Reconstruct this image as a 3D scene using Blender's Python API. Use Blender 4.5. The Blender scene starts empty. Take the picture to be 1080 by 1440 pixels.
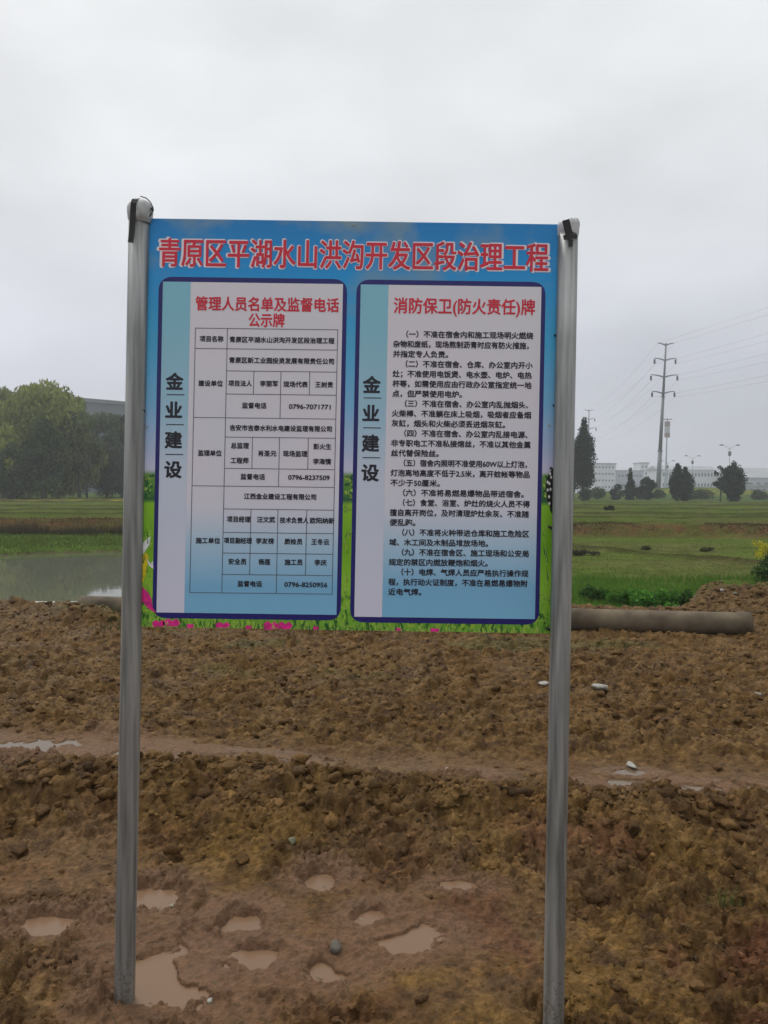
import bpy, bmesh, math, random
import numpy as np
from mathutils import Matrix, Vector
rad = math.radians
S = bpy.context.scene
COL = S.collection
random.seed(7)
RNG = np.random.default_rng(11)

# ------------------------------------------------------------------ camera
F = 1109.0                      # focal length in photo pixels (1440 high)
CAM_H = 1.5
PITCH, ROLL = 1.70, 0.35
RC = Matrix.Rotation(rad(90 - PITCH), 3, 'X') @ Matrix.Rotation(rad(ROLL), 3, 'Z')
cd = bpy.data.cameras.new("camera"); cam = bpy.data.objects.new("camera", cd); COL.objects.link(cam)
cam.matrix_world = Matrix.Translation((0, 0, CAM_H)) @ RC.to_4x4()
cd.sensor_fit = 'VERTICAL'; cd.sensor_height = 24.0; cd.lens = 24.0 * F / 1440.0
cd.clip_start = 0.05; cd.clip_end = 5000
S.camera = cam
# ------------------------------------------------------------------ world: overcast sky
SUN_EL, SUN_AZ = 54, -38         # behind the board, veiled by cloud
W = bpy.data.worlds.new("World"); S.world = W; W.use_nodes = True
nt = W.node_tree; nt.nodes.clear(); L = nt.links.new
out = nt.nodes.new('ShaderNodeOutputWorld'); bg = nt.nodes.new('ShaderNodeBackground')
sky = nt.nodes.new('ShaderNodeTexSky'); sky.sky_type = 'NISHITA'; sky.sun_disc = False
sky.sun_elevation = rad(SUN_EL); sky.sun_rotation = rad(SUN_AZ); sky.dust_density = 4
tc = nt.nodes.new('ShaderNodeTexCoord'); sp = nt.nodes.new('ShaderNodeSeparateXYZ'); L(tc.outputs['Generated'], sp.inputs[0])
ramp = nt.nodes.new('ShaderNodeValToRGB'); L(sp.outputs['Z'], ramp.inputs[0])
e = ramp.color_ramp.elements
e[0].position = 0.0; e[0].color = (6.1, 6.2, 7.1, 1)
e[1].position = 0.16; e[1].color = (6.9, 7.05, 7.8, 1)
for p, c in ((0.32, (7.95, 8.15, 8.4, 1)), (0.6, (9.2, 9.45, 9.5, 1)), (1.0, (11.2, 11.4, 11.4, 1))):
    n = e.new(p); n.color = c
mp = nt.nodes.new('ShaderNodeMapping'); mp.inputs['Scale'].default_value = (1.0, 1.0, 2.2); mp.inputs['Location'].default_value = (0.35, 0.1, 0.6)
L(tc.outputs['Generated'], mp.inputs[0])
nz = nt.nodes.new('ShaderNodeTexNoise'); nz.inputs['Scale'].default_value = 2.9; nz.inputs['Detail'].default_value = 5; nz.inputs['Roughness'].default_value = 0.45
L(mp.outputs[0], nz.inputs['Vector'])
cr = nt.nodes.new('ShaderNodeMapRange'); L(nz.outputs[0], cr.inputs[0])
cr.inputs[1].default_value = 0.34; cr.inputs[2].default_value = 0.68; cr.inputs[3].default_value = 0.85; cr.inputs[4].default_value = 1.09
vm = nt.nodes.new('ShaderNodeVectorMath'); vm.operation = 'SCALE'; L(ramp.outputs[0], vm.inputs[0]); L(cr.outputs[0], vm.inputs['Scale'])
mx = nt.nodes.new('ShaderNodeMix'); mx.data_type = 'RGBA'; mx.inputs[0].default_value = 0.93
L(sky.outputs[0], mx.inputs[6]); L(vm.outputs[0], mx.inputs[7])
sx = nt.nodes.new('ShaderNodeMapRange'); L(sp.outputs['X'], sx.inputs[0]); sx.inputs[1].default_value = -0.5; sx.inputs[2].default_value = 0.5
sx.inputs[3].default_value = 1.055; sx.inputs[4].default_value = 0.90
vg = nt.nodes.new('ShaderNodeVectorMath'); vg.operation = 'SCALE'; L(mx.outputs[2], vg.inputs[0]); L(sx.outputs[0], vg.inputs['Scale'])
L(vg.outputs[0], bg.inputs['Color']); bg.inputs['Strength'].default_value = 0.1
L(bg.outputs[0], out.inputs['Surface'])
# ------------------------------------------------------------------ sun through cloud
sd = bpy.data.lights.new("sun", 'SUN'); sd.energy = 1.3; sd.angle = rad(18); sd.color = (1, 0.97, 0.92)
so = bpy.data.objects.new("sun", sd); COL.objects.link(so)
az = rad(SUN_AZ); el = rad(SUN_EL)
sdir = Vector((math.sin(az) * math.cos(el), math.cos(az) * math.cos(el), math.sin(el)))
so.rotation_euler = sdir.to_track_quat('Z', 'Y').to_euler(); so.location = (0, 0, 30)
# ------------------------------------------------------------------ exposure
S.view_settings.view_transform = 'Standard'; S.view_settings.look = 'None'
S.view_settings.exposure = 0.07; S.view_settings.gamma = 1.0; S.view_settings.use_curve_mapping = False
S.cycles.volume_bounces = 2; S.cycles.max_bounces = 8; S.cycles.diffuse_bounces = 3

# ================================================================== helpers
def ray(px, py):
    return RC @ Vector(((px - 540) / F, -(py - 720) / F, -1))
def at(px, py, Y):
    d = ray(px, py); k = Y / d.y
    return Vector((d.x * k, Y, CAM_H + d.z * k))
def onz(px, py, z=0.0):
    d = ray(px, py); k = (z - CAM_H) / d.z
    return Vector((d.x * k, d.y * k, z))

def tag(o, label=None, cat=None, group=None, kind=None):
    if label: o['label'] = label
    if cat: o['category'] = cat
    if group: o['group'] = group
    if kind: o['kind'] = kind
    return o
def thing(name, loc, label, cat, group=None):
    o = bpy.data.objects.new(name, None); COL.objects.link(o); o.location = loc; o.empty_display_size = .2
    return tag(o, label, cat, group)
def mesh_obj(name, V, Fc, mat, parent=None, org=(0, 0, 0), smooth=False, col=None):
    """V in world coordinates; org = location of the top-level Empty"""
    me = bpy.data.meshes.new(name)
    V = np.asarray(V, dtype=np.float64).reshape(-1, 3) - np.asarray(org)
    if isinstance(Fc, np.ndarray):
        n = Fc.shape[1]; me.vertices.add(len(V)); me.vertices.foreach_set('co', V.astype(np.float32).ravel())
        me.loops.add(Fc.size); me.loops.foreach_set('vertex_index', Fc.astype(np.int32).ravel())
        me.polygons.add(len(Fc)); me.polygons.foreach_set('loop_start', np.arange(0, Fc.size, n, dtype=np.int32))
        me.polygons.foreach_set('loop_total', np.full(len(Fc), n, dtype=np.int32)); me.update(calc_edges=True)
    else:
        me.from_pydata([tuple(v) for v in V], [], Fc); me.update()
    if smooth: me.polygons.foreach_set('use_smooth', np.ones(len(me.polygons), dtype=bool))
    if col is not None:
        a = me.color_attributes.new('Col', 'FLOAT_COLOR', 'POINT')
        c = np.ones((len(V), 4), dtype=np.float32); c[:, :3] = col; a.data.foreach_set('color', c.ravel())
    if mat: me.materials.append(mat)
    o = bpy.data.objects.new(name, me); COL.objects.link(o)
    if parent: o.parent = parent
    return o

class MB:
    def __init__(s): s.v = []; s.f = []
    def box(s, x0, y0, z0, x1, y1, z1):
        b = len(s.v)
        s.v += [(x0, y0, z0), (x1, y0, z0), (x1, y1, z0), (x0, y1, z0), (x0, y0, z1), (x1, y0, z1), (x1, y1, z1), (x0, y1, z1)]
        s.f += [tuple(b + i for i in q) for q in ((0, 3, 2, 1), (4, 5, 6, 7), (0, 1, 5, 4), (1, 2, 6, 5), (2, 3, 7, 6), (3, 0, 4, 7))]
        return s
    def tube(s, pts, rs, n=12, caps=True):
        pts = [Vector(p) for p in pts]
        if not hasattr(rs, '__len__'): rs = [rs] * len(pts)
        b = len(s.v); up = None
        for i, p in enumerate(pts):
            t = (pts[min(i + 1, len(pts) - 1)] - pts[max(i - 1, 0)]).normalized()
            if up is None:
                up = Vector((0, 0, 1)) if abs(t.z) < .9 else Vector((0, 1, 0))
            a = t.cross(up).normalized(); c = a.cross(t).normalized(); up = c
            for k in range(n):
                w = 2 * math.pi * k / n
                s.v.append(tuple(p + (a * math.cos(w) + c * math.sin(w)) * rs[i]))
        for i in range(len(pts) - 1):
            for k in range(n):
                s.f.append((b + i * n + k, b + i * n + (k + 1) % n, b + (i + 1) * n + (k + 1) % n, b + (i + 1) * n + k))
        if caps:
            s.f.append(tuple(b + k for k in range(n))[::-1]); m = b + (len(pts) - 1) * n; s.f.append(tuple(m + k for k in range(n)))
        return s
    def build(s, name, mat, parent=None, org=(0, 0, 0), smooth=False):
        return mesh_obj(name, s.v, s.f, mat, parent, org, smooth)

# ---- numpy noise
def _h(ix, iy, s):
    n = (ix.astype(np.int64) * 374761393 + iy.astype(np.int64) * 668265263 + s * 974711) & 0xffffffff
    n = ((n ^ (n >> 13)) * 1274126177) & 0xffffffff
    n = ((n ^ (n >> 16)) * 2246822519) & 0xffffffff
    return ((n ^ (n >> 15)) & 0xffffff) / float(0xffffff)
def vn(x, y, s=0):
    ix = np.floor(x); iy = np.floor(y); fx = x - ix; fy = y - iy
    fx = fx * fx * fx * (fx * (fx * 6 - 15) + 10); fy = fy * fy * fy * (fy * (fy * 6 - 15) + 10)
    a = _h(ix, iy, s); b = _h(ix + 1, iy, s); c = _h(ix, iy + 1, s); d = _h(ix + 1, iy + 1, s)
    return (a + (b - a) * fx + (c - a) * fy + (a - b - c + d) * fx * fy) * 2 - 1
def fbm(x, y, o=4, s=0, g=.5):
    r = 0; a = 1; t = 0
    for i in range(o):
        r = r + a * vn(x, y, s + i); t += a; a *= g
        x, y = x * 1.62 + y * 1.17 + 7.1, y * 1.62 - x * 1.17 + 3.3
    return r / t
def clod(x, y, s=0, rmin=.35, rmax=.75, dens=1.0):
    """heap of rounded lumps, returns height 0..1 in cell units"""
    ix = np.floor(x); iy = np.floor(y); best = np.zeros_like(x)
    for dx in (-1, 0, 1):
        for dy in (-1, 0, 1):
            cx = ix + dx; cy = iy + dy
            px = cx + _h(cx, cy, s); py = cy + _h(cx, cy, s + 1)
            r = rmin + (rmax - rmin) * _h(cx, cy, s + 2)
            on = _h(cx, cy, s + 3) < dens
            th = _h(cx, cy, s + 4) * 6.28; el = .65 + .5 * _h(cx, cy, s + 5)
            ax = (x - px) * np.cos(th) + (y - py) * np.sin(th); ay = (-(x - px) * np.sin(th) + (y - py) * np.cos(th)) / el
            q = 1 - (ax * ax + ay * ay) / (r * r)
            v = np.where(on & (q > 0), np.sqrt(np.maximum(q, 0)) * r * (.5 + .8 * _h(cx, cy, s + 6)), 0)
            best = np.maximum(best, v)
    return best
def sm(a, b, x):
    t = np.clip((x - a) / (b - a), 0, 1); return t * t * (3 - 2 * t)
def mixc(c, d, t):
    return c * (1 - t[:, None]) + np.asarray(d) * t[:, None]

# ---- materials
def mat_new(name):
    m = bpy.data.materials.new(name); m.use_nodes = True
    return m, m.node_tree, m.node_tree.nodes['Principled BSDF']
def simple(name, col, rough=.6, metal=0., var=.12, scale=12., bump=0., spec=.5, stretch=None, col2=None):
    m, t, b = mat_new(name); k = t.links.new
    b.inputs['Roughness'].default_value = rough; b.inputs['Metallic'].default_value = metal; b.inputs['Specular IOR Level'].default_value = spec
    tc = t.nodes.new('ShaderNodeTexCoord'); mp = t.nodes.new('ShaderNodeMapping'); k(tc.outputs['Object'], mp.inputs[0])
    if stretch: mp.inputs['Scale'].default_value = stretch
    n = t.nodes.new('ShaderNodeTexNoise'); n.inputs['Scale'].default_value = scale; n.inputs['Detail'].default_value = 5; k(mp.outputs[0], n.inputs['Vector'])
    r = t.nodes.new('ShaderNodeValToRGB'); k(n.outputs[0], r.inputs[0])
    c = np.array(col); c2 = np.array(col2) if col2 else c * (1 + var)
    r.color_ramp.elements[0].position = .3; r.color_ramp.elements[1].position = .7
    r.color_ramp.elements[0].color = (*(c * (1 - var)), 1); r.color_ramp.elements[1].color = (*c2, 1)
    k(r.outputs[0], b.inputs['Base Color'])
    if bump:
        bn = t.nodes.new('ShaderNodeBump'); bn.inputs['Strength'].default_value = bump; bn.inputs['Distance'].default_value = .01
        k(n.outputs[0], bn.inputs['Height']); k(bn.outputs[0], b.inputs['Normal'])
    return m
def attr_mat(name, rough=.6, bump=0, bscale=60, bdist=.006, translucent=0, spec=.4, wet=False):
    m, t, b = mat_new(name); k = t.links.new
    a = t.nodes.new('ShaderNodeAttribute'); a.attribute_name = 'Col'
    b.inputs['Roughness'].default_value = rough; b.inputs['Specular IOR Level'].default_value = spec
    src = a.outputs['Color']
    if bump or wet:
        tc = t.nodes.new('ShaderNodeTexCoord')
        n = t.nodes.new('ShaderNodeTexNoise'); n.inputs['Scale'].default_value = bscale; n.inputs['Detail'].default_value = 8; n.inputs['Roughness'].default_value = .62
        k(tc.outputs['Object'], n.inputs['Vector'])
        bn = t.nodes.new('ShaderNodeBump'); bn.inputs['Strength'].default_value = bump; bn.inputs['Distance'].default_value = bdist
        k(n.outputs[0], bn.inputs['Height']); k(bn.outputs[0], b.inputs['Normal'])
        mr = t.nodes.new('ShaderNodeMapRange'); k(n.outputs[0], mr.inputs[0]); mr.inputs[1].default_value = .3; mr.inputs[2].default_value = .7
        mr.inputs[3].default_value = .66; mr.inputs[4].default_value = 1.3
        v = t.nodes.new('ShaderNodeVectorMath'); v.operation = 'SCALE'; k(a.outputs['Color'], v.inputs[0]); k(mr.outputs[0], v.inputs['Scale']); src = v.outputs[0]
    if wet:
        n2 = t.nodes.new('ShaderNodeTexNoise'); n2.inputs['Scale'].default_value = 2.2; n2.inputs['Detail'].default_value = 6; k(tc.outputs['Object'], n2.inputs['Vector'])
        m2 = t.nodes.new('ShaderNodeMapRange'); k(n2.outputs[0], m2.inputs[0]); m2.inputs[1].default_value = .35; m2.inputs[2].default_value = .65
        m2.inputs[3].default_value = .80; m2.inputs[4].default_value = .38; k(m2.outputs[0], b.inputs['Roughness'])
    k(src, b.inputs['Base Color'])
    if translucent:
        tr = t.nodes.new('ShaderNodeBsdfTranslucent'); k(src, tr.inputs['Color'])
        mxs = t.nodes.new('ShaderNodeMixShader'); mxs.inputs[0].default_value = translucent
        k(b.outputs[0], mxs.inputs[1]); k(tr.outputs[0], mxs.inputs[2]); k(mxs.outputs[0], t.nodes['Material Output'].inputs['Surface'])
    return m

M = {}
M['mud'] = attr_mat('wet_mud', .7, 1.0, 38, .03, wet=True, spec=.13)
M['field'] = attr_mat('field_soil_and_grass', .95, .8, 9, .05, spec=0)
M['leaf'] = attr_mat('leaves', .8, translucent=.3, spec=.06)
M['clod'] = attr_mat('mud_clods', .65, 1.0, 60, .016, spec=.12)
M['galv'] = simple('galvanised_steel', (.24, .25, .245), .46, .60, .24, 18, .12, stretch=(3.2, 3.2, .15), col2=(.44, .45, .44))
def muddy_foot(m):
    t = m.node_tree; k = t.links.new; b = t.nodes['Principled BSDF']; src = b.inputs['Base Color'].links[0].from_socket
    g = t.nodes.new('ShaderNodeNewGeometry'); s_ = t.nodes.new('ShaderNodeSeparateXYZ'); k(g.outputs['Position'], s_.inputs[0])
    h = t.nodes.new('ShaderNodeMapRange'); k(s_.outputs['Z'], h.inputs[0]); h.inputs[1].default_value = .02; h.inputs[2].default_value = .20; h.inputs[3].default_value = .56; h.inputs[4].default_value = .28
    n = t.nodes.new('ShaderNodeTexNoise'); n.inputs['Scale'].default_value = 80; n.inputs['Detail'].default_value = 5; k(g.outputs['Position'], n.inputs['Vector'])
    lt = t.nodes.new('ShaderNodeMath'); lt.operation = 'SUBTRACT'; k(h.outputs[0], lt.inputs[0]); k(n.outputs[0], lt.inputs[1])
    f = t.nodes.new('ShaderNodeMapRange'); k(lt.outputs[0], f.inputs[0]); f.inputs[1].default_value = 0; f.inputs[2].default_value = .16; f.inputs[4].default_value = .8
    mx = t.nodes.new('ShaderNodeMix'); mx.data_type = 'RGBA'; k(f.outputs[0], mx.inputs[0]); k(src, mx.inputs[6]); mx.inputs[7].default_value = (.11, .075, .04, 1); k(mx.outputs[2], b.inputs['Base Color'])
    iv = t.nodes.new('ShaderNodeMapRange'); k(f.outputs[0], iv.inputs[0]); iv.inputs[3].default_value = b.inputs['Metallic'].default_value; iv.inputs[4].default_value = 0; k(iv.outputs[0], b.inputs['Metallic'])
muddy_foot(M['galv'])
M['galv_cap'] = simple('weathered_cap', (.42, .43, .42), .5, .5, .25, 30, .2)
M['tape'] = simple('black_tape', (.012, .012, .013), .5, 0, .3, 60, .2)
M['plastic'] = simple('torn_plastic', (.52, .53, .55), .45, 0, .15, 60, .3)
M['navy'] = simple('navy_print', (.010, .008, .16), .4, 0, .1, 4)
M['red'] = simple('red_print', (.70, .018, .05), .45, 0, .08, 8)
M['white'] = simple('white_print', (.86, .80, .86), .45, 0, .04, 8)
M['ink'] = simple('black_print', (.014, .014, .028), .45, 0, .1, 8)
M['rule'] = simple('grey_rule_print', (.10, .10, .14), .45, 0, .1, 8)
M['metal_dark'] = simple('pylon_steel', (.16, .17, .18), .6, .3, .15, 2)
M['insul'] = simple('insulator', (.07, .075, .08), .5, 0, .15, 2)
M['wire'] = simple('wire_aluminium', (.10, .10, .11), .6, .2, .1, 2)
M['wall_white'] = simple('painted_wall', (.60, .62, .64), .8, 0, .08, .3)
M['wall_grey'] = simple('grey_render', (.085, .10, .11), .85, 0, .12, .2)
M['wall_blue'] = simple('blue_grey_sheet', (.34, .38, .44), .7, 0, .08, .3)
M['roof'] = simple('roof_sheet', (.30, .31, .33), .7, 0, .1, .3)
M['roof_dark'] = simple('dark_roof', (.12, .13, .14), .8, 0, .15, .3)
M['glass'] = simple('window_glass', (.06, .07, .08), .15, 0, .2, .8)
M['bark'] = simple('bark', (.07, .055, .045), .9, 0, .25, 3, .5)
M['pipe'] = simple('concrete_pipe', (.075, .052, .028), .85, 0, .30, 4, .8, col2=(.175, .135, .085))
M['pvc'] = simple('pale_pvc', (.38, .38, .36), .5, 0, .15, 5)
M['brown_stone'] = simple('brown_stone', (.10, .085, .065), .8, 0, .3, 30, .5)
M['stone'] = simple('pale_stone', (.20, .19, .12), .8, 0, .2, 30, .5)
M['litter'] = simple('white_film', (.30, .28, .24), .5, 0, .25, 30, .5)
M['yellow'] = attr_mat('petals', .6, translucent=.3, spec=.2)
M['redpaint'] = simple('red_paint', (.36, .24, .24), .7, 0, .1, 1)

# ================================================================== the board art
YB = 2.30
AU = Vector((577, 8)) / 577; AV = Vector((-11.3, 573.5)) / 573.5   # board axes in photo pixels
def B(px, py, lift=0.0):
    return at(px, py, YB) + Vector((0, -lift, 0))
def board_uv():      # nodes: board vertical coordinate 0 (bottom) .. 1 (top)
    pass
ZT = B(208, 308).z; ZB = B(198, 881).z; XL = B(203, 600).x; XR = B(780, 600).x
def grad_mat(name, stops, rough=.42, noise=None, axis='Z', lo=None, hi=None):
    m, t, b = mat_new(name); k = t.links.new
    b.inputs['Roughness'].default_value = rough; b.inputs['Specular IOR Level'].default_value = .35
    g = t.nodes.new('ShaderNodeNewGeometry'); s = t.nodes.new('ShaderNodeSeparateXYZ'); k(g.outputs['Position'], s.inputs[0])
    mr = t.nodes.new('ShaderNodeMapRange'); k(s.outputs[axis], mr.inputs[0])
    mr.inputs[1].default_value = ZT if lo is None else lo; mr.inputs[2].default_value = ZB if hi is None else hi
    r = t.nodes.new('ShaderNodeValToRGB'); k(mr.outputs[0], r.inputs[0]); e = r.color_ramp.elements
    while len(e) > 1: e.remove(e[-1])
    e[0].position = stops[0][0]; e[0].color = (*stops[0][1], 1)
    for p, c in stops[1:]: n = e.new(p); n.color = (*c, 1)
    cur = r.outputs[0]
    for (sc, st, lo_, hi_, c, vlo, vhi) in (noise or []):
        mp = t.nodes.new('ShaderNodeMapping'); k(g.outputs['Position'], mp.inputs[0]); mp.inputs['Scale'].default_value = st
        n = t.nodes.new('ShaderNodeTexNoise'); n.inputs['Scale'].default_value = sc; n.inputs['Detail'].default_value = 4; k(mp.outputs[0], n.inputs['Vector'])
        f = t.nodes.new('ShaderNodeMapRange'); k(n.outputs[0], f.inputs[0]); f.inputs[1].default_value = lo_; f.inputs[2].default_value = hi_
        w = t.nodes.new('ShaderNodeMapRange'); k(mr.outputs[0], w.inputs[0]); w.inputs[1].default_value = vlo; w.inputs[2].default_value = vhi
        ml = t.nodes.new('ShaderNodeMath'); ml.operation = 'MULTIPLY'; k(f.outputs[0], ml.inputs[0]); k(w.outputs[0], ml.inputs[1])
        mx = t.nodes.new('ShaderNodeMix'); mx.data_type = 'RGBA'; k(ml.outputs[0], mx.inputs[0]); k(cur, mx.inputs[6]); mx.inputs[7].default_value = (*c, 1); cur = mx.outputs[2]
    k(cur, b.inputs['Base Color'])
    return m
M['art'] = grad_mat('printed_landscape', [(0, (.020, .25, .64)), (.12, (.018, .34, .80)), (.3, (.07, .46, .80)), (.45, (.22, .52, .82)), (.56, (.48, .58, .82)), (.60, (.62, .64, .84)),
                    (.612, (.62, .64, .84)), (.622, (.16, .32, .07)), (.655, (.10, .28, .04)), (.685, (.03, .12, .05)), (.695, (.26, .56, .03)), (.80, (.18, .44, .015)), (.90, (.28, .58, .04)), (1, (.17, .42, .04))],
                    noise=[(5, (1, 1, 1.6), .52, .72, (.24, .36, .44), .34, .02), (60, (1, 1, .6), .5, .6, (.02, .12, .02), .88, .95), (90, (1, 1, .5), .52, .6, (.34, .55, .06), .85, .95)])
M['sheet'] = grad_mat('printed_sheet', [(0, (.78, .80, .84)), (.35, (.78, .77, .84)), (.70, (.72, .74, .85)), (.80, (.44, .64, .82)), (.90, (.22, .50, .76)), (1, (.22, .54, .78))],
                      noise=[(3, (1, 1, 1), .4, .7, (.80, .75, .84), .78, .60)])
M['stripe'] = grad_mat('printed_stripe', [(0, (.25, .60, .74)), (.25, (.28, .60, .75)), (.48, (.40, .62, .78)), (.62, (.62, .70, .84)), (1, (.72, .71, .86))])
M['tulip'] = simple('magenta_print', (.75, .015, .26), .45, 0, .35, 60)
M['leafprint'] = simple('green_print', (.12, .34, .03), .45, 0, .6, 70, col2=(.56, .78, .14))
M['darkleaf'] = simple('dark_green_print', (.015, .12, .03), .45, 0, .6, 60)
M['yellowprint'] = simple('yellow_print', (.70, .56, .01), .45, 0, .3, 60)
M['paleprint'] = simple('pale_print', (.80, .82, .82), .45, 0, .1, 60)
M['butter'] = simple('butterfly_print', (.006, .008, .006), .45, 0, .1, 60)

def txt_mesh(s):
    cu = bpy.data.curves.new('t', 'FONT'); cu.body = s; cu.size = 1; cu.resolution_u = 3
    o = bpy.data.objects.new('t', cu); COL.objects.link(o)
    bpy.context.view_layer.update()
    me = bpy.data.meshes.new_from_object(o.evaluated_get(bpy.context.evaluated_depsgraph_get()))
    V = np.empty(len(me.vertices) * 3); me.vertices.foreach_get('co', V); V = V.reshape(-1, 3)
    Fc = [tuple(p.vertices) for p in me.polygons]
    bpy.data.objects.remove(o); bpy.data.curves.remove(cu); bpy.data.meshes.remove(me)
    return V, Fc
def text(name, items, mat, parent, org, lift, bold=.3, nb=2):
    """items: (string, x_left, y_mid, width or None, em height) in photo px on the board plane; strokes are
    thickened by overprinting nb shifted layers. One object for every piece of lettering."""
    for (s, x0, y0, w, h) in items:
        VV = []; FF = []
        V, Fc = txt_mesh(s)
        x_min, x_max = V[:, 0].min(), V[:, 0].max()
        sx = (w / (x_max - x_min)) if w else h
        for q in range(nb):
            an = 2 * math.pi * q / nb
            u = (V[:, 0] - x_min) * sx + bold * math.cos(an); v = -(V[:, 1] - .36) * h + bold * math.sin(an)
            b = len(VV)
            for a, c in zip(u, v):
                VV.append(B(x0 + AU.x * a + AV.x * c, y0 + AU.y * a + AV.y * c, lift + q * .00002))
            FF += [tuple(b + i for i in f) for f in Fc]
        mesh_obj(name, VV, FF, mat, parent, org)
def poly(name, pts, mat, parent, org, lift):
    return mesh_obj(name, [B(x, y, lift) for x, y in pts], [tuple(range(len(pts)))[::-1]], mat, parent, org)
def lines(name, segs, w, mat, parent, org, lift):
    V = []; Fc = []
    for (x0, y0, x1, y1) in segs:
        d = Vector((x1 - x0, y1 - y0)).normalized(); n = Vector((-d.y, d.x)) * w / 2; b = len(V)
        for q in ((x0 - n.x, y0 - n.y), (x1 - n.x, y1 - n.y), (x1 + n.x, y1 + n.y), (x0 + n.x, y0 + n.y)): V.append(B(*q, lift))
        Fc.append((b, b + 1, b + 2, b + 3)); lift += .00001
    return mesh_obj(name, V, Fc, mat, parent, org)
def rrect(c, r):     # rounded quad from four corners
    P = []
    for i in range(4):
        p = Vector(c[i]); a = (Vector(c[i - 1]) - p).normalized(); b = (Vector(c[(i + 1) % 4]) - p).normalized()
        for k in range(7):
            t = k / 6; P.append(tuple(p + a * r * (1 - t) ** 2 + b * r * t ** 2))
    return P

ORG = Vector((B(487, 600).x, YB, 0))
sign = thing('information_sign', ORG, 'blue and white printed site notice board on two round grey steel posts in the mud', 'sign')
# board body: a thin sheet with a small folded edge
BC = [(206, 307), (786, 315.5), (775, 891), (196, 881)]
def slab(name, corners, y0, y1, mat, parent, sub=1):
    V = [at(x, y, YB) for x, y in corners]
    W_ = [Vector((v.x, y0, v.z)) for v in V] + [Vector((v.x, y1, v.z)) for v in V]
    return mesh_obj(name, W_, [(3, 2, 1, 0), (4, 5, 6, 7), (0, 1, 5, 4), (1, 2, 6, 5), (2, 3, 7, 6), (3, 0, 4, 7)], mat, parent, ORG)
board = slab('board', BC, YB, YB + .006, M['art'], sign)
# back frame, rear of the sheet
fr = MB()
a = B(206, 307); b_ = B(775, 891)
for z in (a.z - .04, b_.z + .05, (a.z + b_.z) / 2): fr.box(a.x + .01, YB + .007, z - .012, b_.x - .0, YB + .03, z + .012)
fr.build('rear_rail', M['galv'], sign, ORG)
TITLE = '青原区平湖水山洪沟开发区段治理工程'
text('title_outline', [(TITLE, 222, 355.5, 551, 44)], M['white'], board, ORG, .0006, 1.8, 12)
text('title_lettering', [(TITLE, 224.5, 355.5, 546, 42.5)], M['red'], board, ORG, .0012, .75, 6)
# printed cloud, plants and butterflies round the panels
poly('printed_petal', [(200, 790), (200, 765), (206, 758), (212, 754), (210, 766), (203, 777)], M['paleprint'], board, ORG, .0004)
poly('printed_petal', [(206, 785), (212, 793), (215, 788), (216, 800), (210, 796)], M['paleprint'], board, ORG, .0006)
poly('printed_flower', [(199.5, 780), (205, 777), (209, 782), (207, 800), (202, 818), (198, 820)], M['yellowprint'], board, ORG, .0004)
poly('printed_tulip', [(198, 842), (198, 822), (203, 828), (209, 834), (213, 842), (215, 855), (220, 862), (212, 858), (205, 852)], M['tulip'], board, ORG, .0005)
for (x, y, w, h) in ((224, 877, 18, 11), (242, 876, 24, 13), (314, 879, 20, 9), (381, 880, 19, 14), (401, 880, 22, 12), (268, 880, 10, 7), (350, 882, 9, 6), (445, 883, 9, 6), (560, 885, 9, 5), (612, 886, 13, 6)):
    poly('printed_tulip', [(x - w / 2, y + h * .38), (x - w * .55, y - h * .2), (x - w * .2, y - h * .5), (x, y - h * .2), (x + w * .25, y - h * .5), (x + w * .5, y), (x + w * .3, y + h * .38)], M['tulip'], board, ORG, .0004)
rl = random.Random(5)
lv = MB()
V = []; Fc = []; V2 = []; F2 = []
for i in range(230):
    x = rl.uniform(200, 770); y = 889 + (x - 487) * .0139 * 1.0 - rl.uniform(-1, 3)
    y = min(y, 881 + (x - 196) * .0165 + 1) - .6
    h = rl.uniform(5, 15); w = rl.uniform(1, 2.6); l = rl.uniform(-6, 6)
    T, G = (V, Fc) if rl.random() < .6 else (V2, F2)
    b = len(T); q = .0002 + i * .000001
    T += [B(x - w / 2, y, q), B(x + w / 2, y, q), B(x + l, y - h, q)]; G.append((b, b + 1, b + 2))
for i in range(60):          # bushes and blades in the narrow strips
    x, ylo = rl.choice(((rl.uniform(199, 213), 830), (rl.uniform(484, 492), 868), (rl.uniform(764, 771), 872)))
    y = rl.uniform(700, ylo); h = rl.uniform(6, 20); w = rl.uniform(1, 2); l = rl.uniform(-4, 4)
    T, G = (V, Fc) if rl.random() < .75 else (V2, F2)
    b = len(T); q = .00045 + i * .000001; T += [B(x - w / 2, y, q), B(x + w / 2, y, q), B(x + l, y - h, q)]; G.append((b, b + 1, b + 2))
for i in range(90):
    x = rl.choice((rl.uniform(201, 217), rl.uniform(486, 496), rl.uniform(765, 772))); y = rl.uniform(668, 698); r = rl.uniform(1, 3)
    T, G = (V, Fc) if rl.random() < .5 else (V2, F2)
    b = len(T); q = .0003 + i * .000001; T += [B(x + r * math.cos(k * 1.25), y + r * math.sin(k * 1.25), q) for k in range(5)]; G.append(tuple(range(b, b + 5)))
for nm, v_, f_, m__ in (('printed_grass', V, Fc, 'leafprint'), ('printed_foliage', V2, F2, 'darkleaf')): mesh_obj(nm, v_, f_, M[m__], board, ORG)['kind'] = 'stuff'
poly('printed_butterfly', [(778, 659), (772, 665), (768, 675), (767.5, 690), (769.5, 704), (772.5, 710), (773.5, 718), (778, 726)], M['butter'], board, ORG, .0006)
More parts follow.
